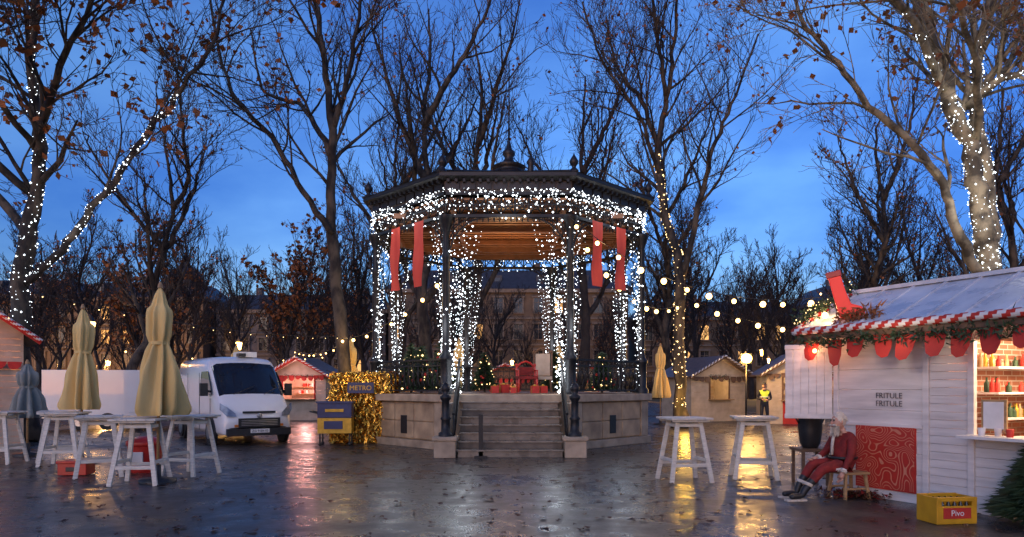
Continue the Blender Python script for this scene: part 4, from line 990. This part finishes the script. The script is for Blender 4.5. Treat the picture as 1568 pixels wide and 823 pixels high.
J = {'pelvis': ((0, 0, .95), (.15, .11)), 'waist': ((0, 0, 1.1), (.15, .11)), 'chest': ((0, 0, 1.35), (.17, .12)), 'neck': ((0, 0, 1.52), .055), 'hb': ((0, -.01, 1.6), .06),
     'sL': ((.19, 0, 1.42), .07), 'eL': ((.27, .02, 1.14), .05), 'wL': ((.12, -.18, 1.08), .035), 'sR': ((-.19, 0, 1.42), .07), 'eR': ((-.27, .02, 1.14), .05), 'wR': ((-.12, -.18, 1.1), .035),
     'hL': ((.09, 0, .88), .1), 'kL': ((.12, -.01, .5), .07), 'aL': ((.14, 0, .1), .05), 'tL': ((.17, -.17, .05), .04), 'hR': ((-.09, 0, .88), .1), 'kR': ((-.11, -.01, .5), .07), 'aR': ((-.13, 0, .1), .05), 'tR': ((-.16, -.17, .05), .04)}
E = [('pelvis', 'waist'), ('waist', 'chest'), ('chest', 'neck'), ('neck', 'hb'), ('chest', 'sL'), ('sL', 'eL'), ('eL', 'wL'), ('chest', 'sR'), ('sR', 'eR'), ('eR', 'wR'), ('pelvis', 'hL'), ('hL', 'kL'), ('kL', 'aL'), ('aL', 'tL'), ('pelvis', 'hR'), ('hR', 'kR'), ('kR', 'aR'), ('aR', 'tR')]
def cls2(b, c):
    a, q, t = b
    if q == 'hb': return 1
    if q[1] in 'LR' and q[0] in 'ew': return 0
    if (q in ('chest', 'sL', 'sR') or (q == 'neck' and t < .5) or q == 'waist') and 1.02 < c.z < 1.47 and abs(c.x) < .19: return 2
    return 0
figure("body", J, E, 'pelvis', [M_uni, M_skin, M_hivis], cls2, O)
mb = MB(); mb.sph((0, -.01, 1.67), (.078, .095, .115), 0, 14, 10); mb.sph((0, -.105, 1.66), (.014, .02, .02), 0, 6, 5); mb.sph((0, .01, 1.73), (.09, .105, .075), 1, 14, 8); mb.box((0, -.11, 1.72), (.13, .08, .012), 1)
for s in (-1, 1): mb.sph((s*.03, -.095, 1.68), .01, 2, 6, 5); mb.sph((s*.08, 0, 1.67), (.012, .02, .03), 0, 6, 5)
hand(mb, (.12, -.18, 1.08), (-1, -.2, 0), (0, 0, 1), 0); hand(mb, (-.12, -.18, 1.1), (1, -.2, 0), (0, 0, 1), 0)
mb.tube([(.165*math.cos(u), .125*math.sin(u), 1.2) for u in [j*math.pi/10 for j in range(21)]], .02, 6, 3)
mb.obj("head_and_hands", [M_skin, M_uni, M_black, M_whites], O)

# ------------------------------------------------------------------ string lights
def strand(name, p, q, sag, n, r=.05, m=E_warm, pw=0, wire=.008):
    e = emp(name); p = Vector(p); q = Vector(q); mb = MB(); pts = [p.lerp(q, i/40)-UP*sag*4*(i/40)*(1-i/40) for i in range(41)]
    mb.tube(pts, wire, 4, 0)
    for i in range(n):
        t = (i+.5+R.uniform(-.15, .15))/n; c = p.lerp(q, t)-UP*sag*4*t*(1-t); mb.tube([c, c-UP*.06], .018, 5, 0); mb.sph(c-UP*(.06+r*.8), r*R.uniform(.8, 1.25), 1, 10, 8)
        if pw and i % 3 == 1: point("bulb_glow", tuple(c-UP*.2), pw, (1, .6, .22), .06, e)
    mb.obj("wire_and_bulbs", [M_black, m], e)
strand("string_lights", (1.45, 17.3, 5.95), (6.5, 14, 3.5), .75, 11, .06, E_warm, 16)
strand("string_lights", (6.8, 26.6, 5.1), (14, 26, 4.2), .7, 9, .08, E_warm, 18)
strand("string_lights", (1.7, 17.5, 5.6), (6.6, 26.6, 4.9), .9, 8, .06, E_warm, 16)
strand("string_lights", (-1.7, 17.7, 4.6), (-6., 23.6, 3.3), .45, 8, .05, E_warm, 8)
strand("string_lights", (-10.6, 15, 3.75), (-5.9, 23.9, 3.4), .3, 16, .012, E_warms, 0, .007)
strand("string_lights", (-14, 24, 3.0), (-9, 34, 3.2), .3, 9, .03, E_warm, 0)
strand("string_lights", (-5.9, 24.1, 3.2), (-10.5, 32.6, 3.4), .3, 9, .03, E_warm, 4)
tp = wrap(PL[:1], BL, 34, 3, 13)+wrap(PL[1:2], BL, 28, 4.5, 10); dots("fairy_lights_on_plane_tree", tp, .016, E_cool)
tp = wrap(PP[:1], BP, 75, 3., 8.0)+wrap(PP[1:2], BP, 60, 4., 9.6)+wrap(PP[4:5], BP, 45, 8, 9.5)+wrap(PP[3:4], BP, 25, 8, 9.3); dots("fairy_lights_on_plane_tree", tp, .012, E_cool)
tp = wrap(PR[:1], BR, 24, .8, 11); dots("fairy_lights_on_bare_tree", tp, .02, E_warms)
point("tree_glow", (-12.5, 19.2, 6), 25, (.88, .94, 1), .3); point("tree_glow", (9.8, 14., 5.5), 34, (.95, .93, .95), .3); point("tree_glow", (9.6, 14., 7.8), 24, (.95, .93, .95), .3)
point("trunk_uplight", (-5.2, 23.3, 1.3), 120, (1, .55, .08), .1); point("trunk_uplight", (6.6, 26., 1.1), 90, (1, .55, .08), .1)
e = emp("market_floodlight", (9.6, 28, 0)); mb = MB(); mb.tube([(0, 0, 0), (0, 0, 2.65)], .04, 8, 0); mb.box((0, .05, 2.78), (.44, .14, .4), 0); mb.sph((0, -.06, 2.78), (.22, .09, .19), 1, 14, 10); mb.obj("post_and_head", [M_black, E_lamp], e)
point("flood_glow", (0, -.4, 2.78), 420, (1, .52, .13), .12, e)
for x, y, p_ in ((-52, 88, 6500), (-70, 88, 4000), (-28, 70, 1500), (0, 86, 2200), (30, 80, 3500), (22, 60, 800), (-20, 50, 700), (-21, 34, 260)):
    e = emp("street_lamp", (x, y, 0)); mb = MB(); mb.lathe([(.14, 0), (.1, .5), (.05, .6), (.04, 4.2), (.12, 4.3)], 8, 0); mb.lathe([(.14, 4.3), (.24, 4.8), (.2, 4.85)], 8, 1); mb.lathe([(.27, 4.85), (.1, 5.1), (.02, 5.25)], 8, 0); mb.obj("post_and_lantern", [M_black, E_warm], e)
    point("lantern_glow", (0, -.5, 4.6), p_, (1, .5, .16), .3, e)
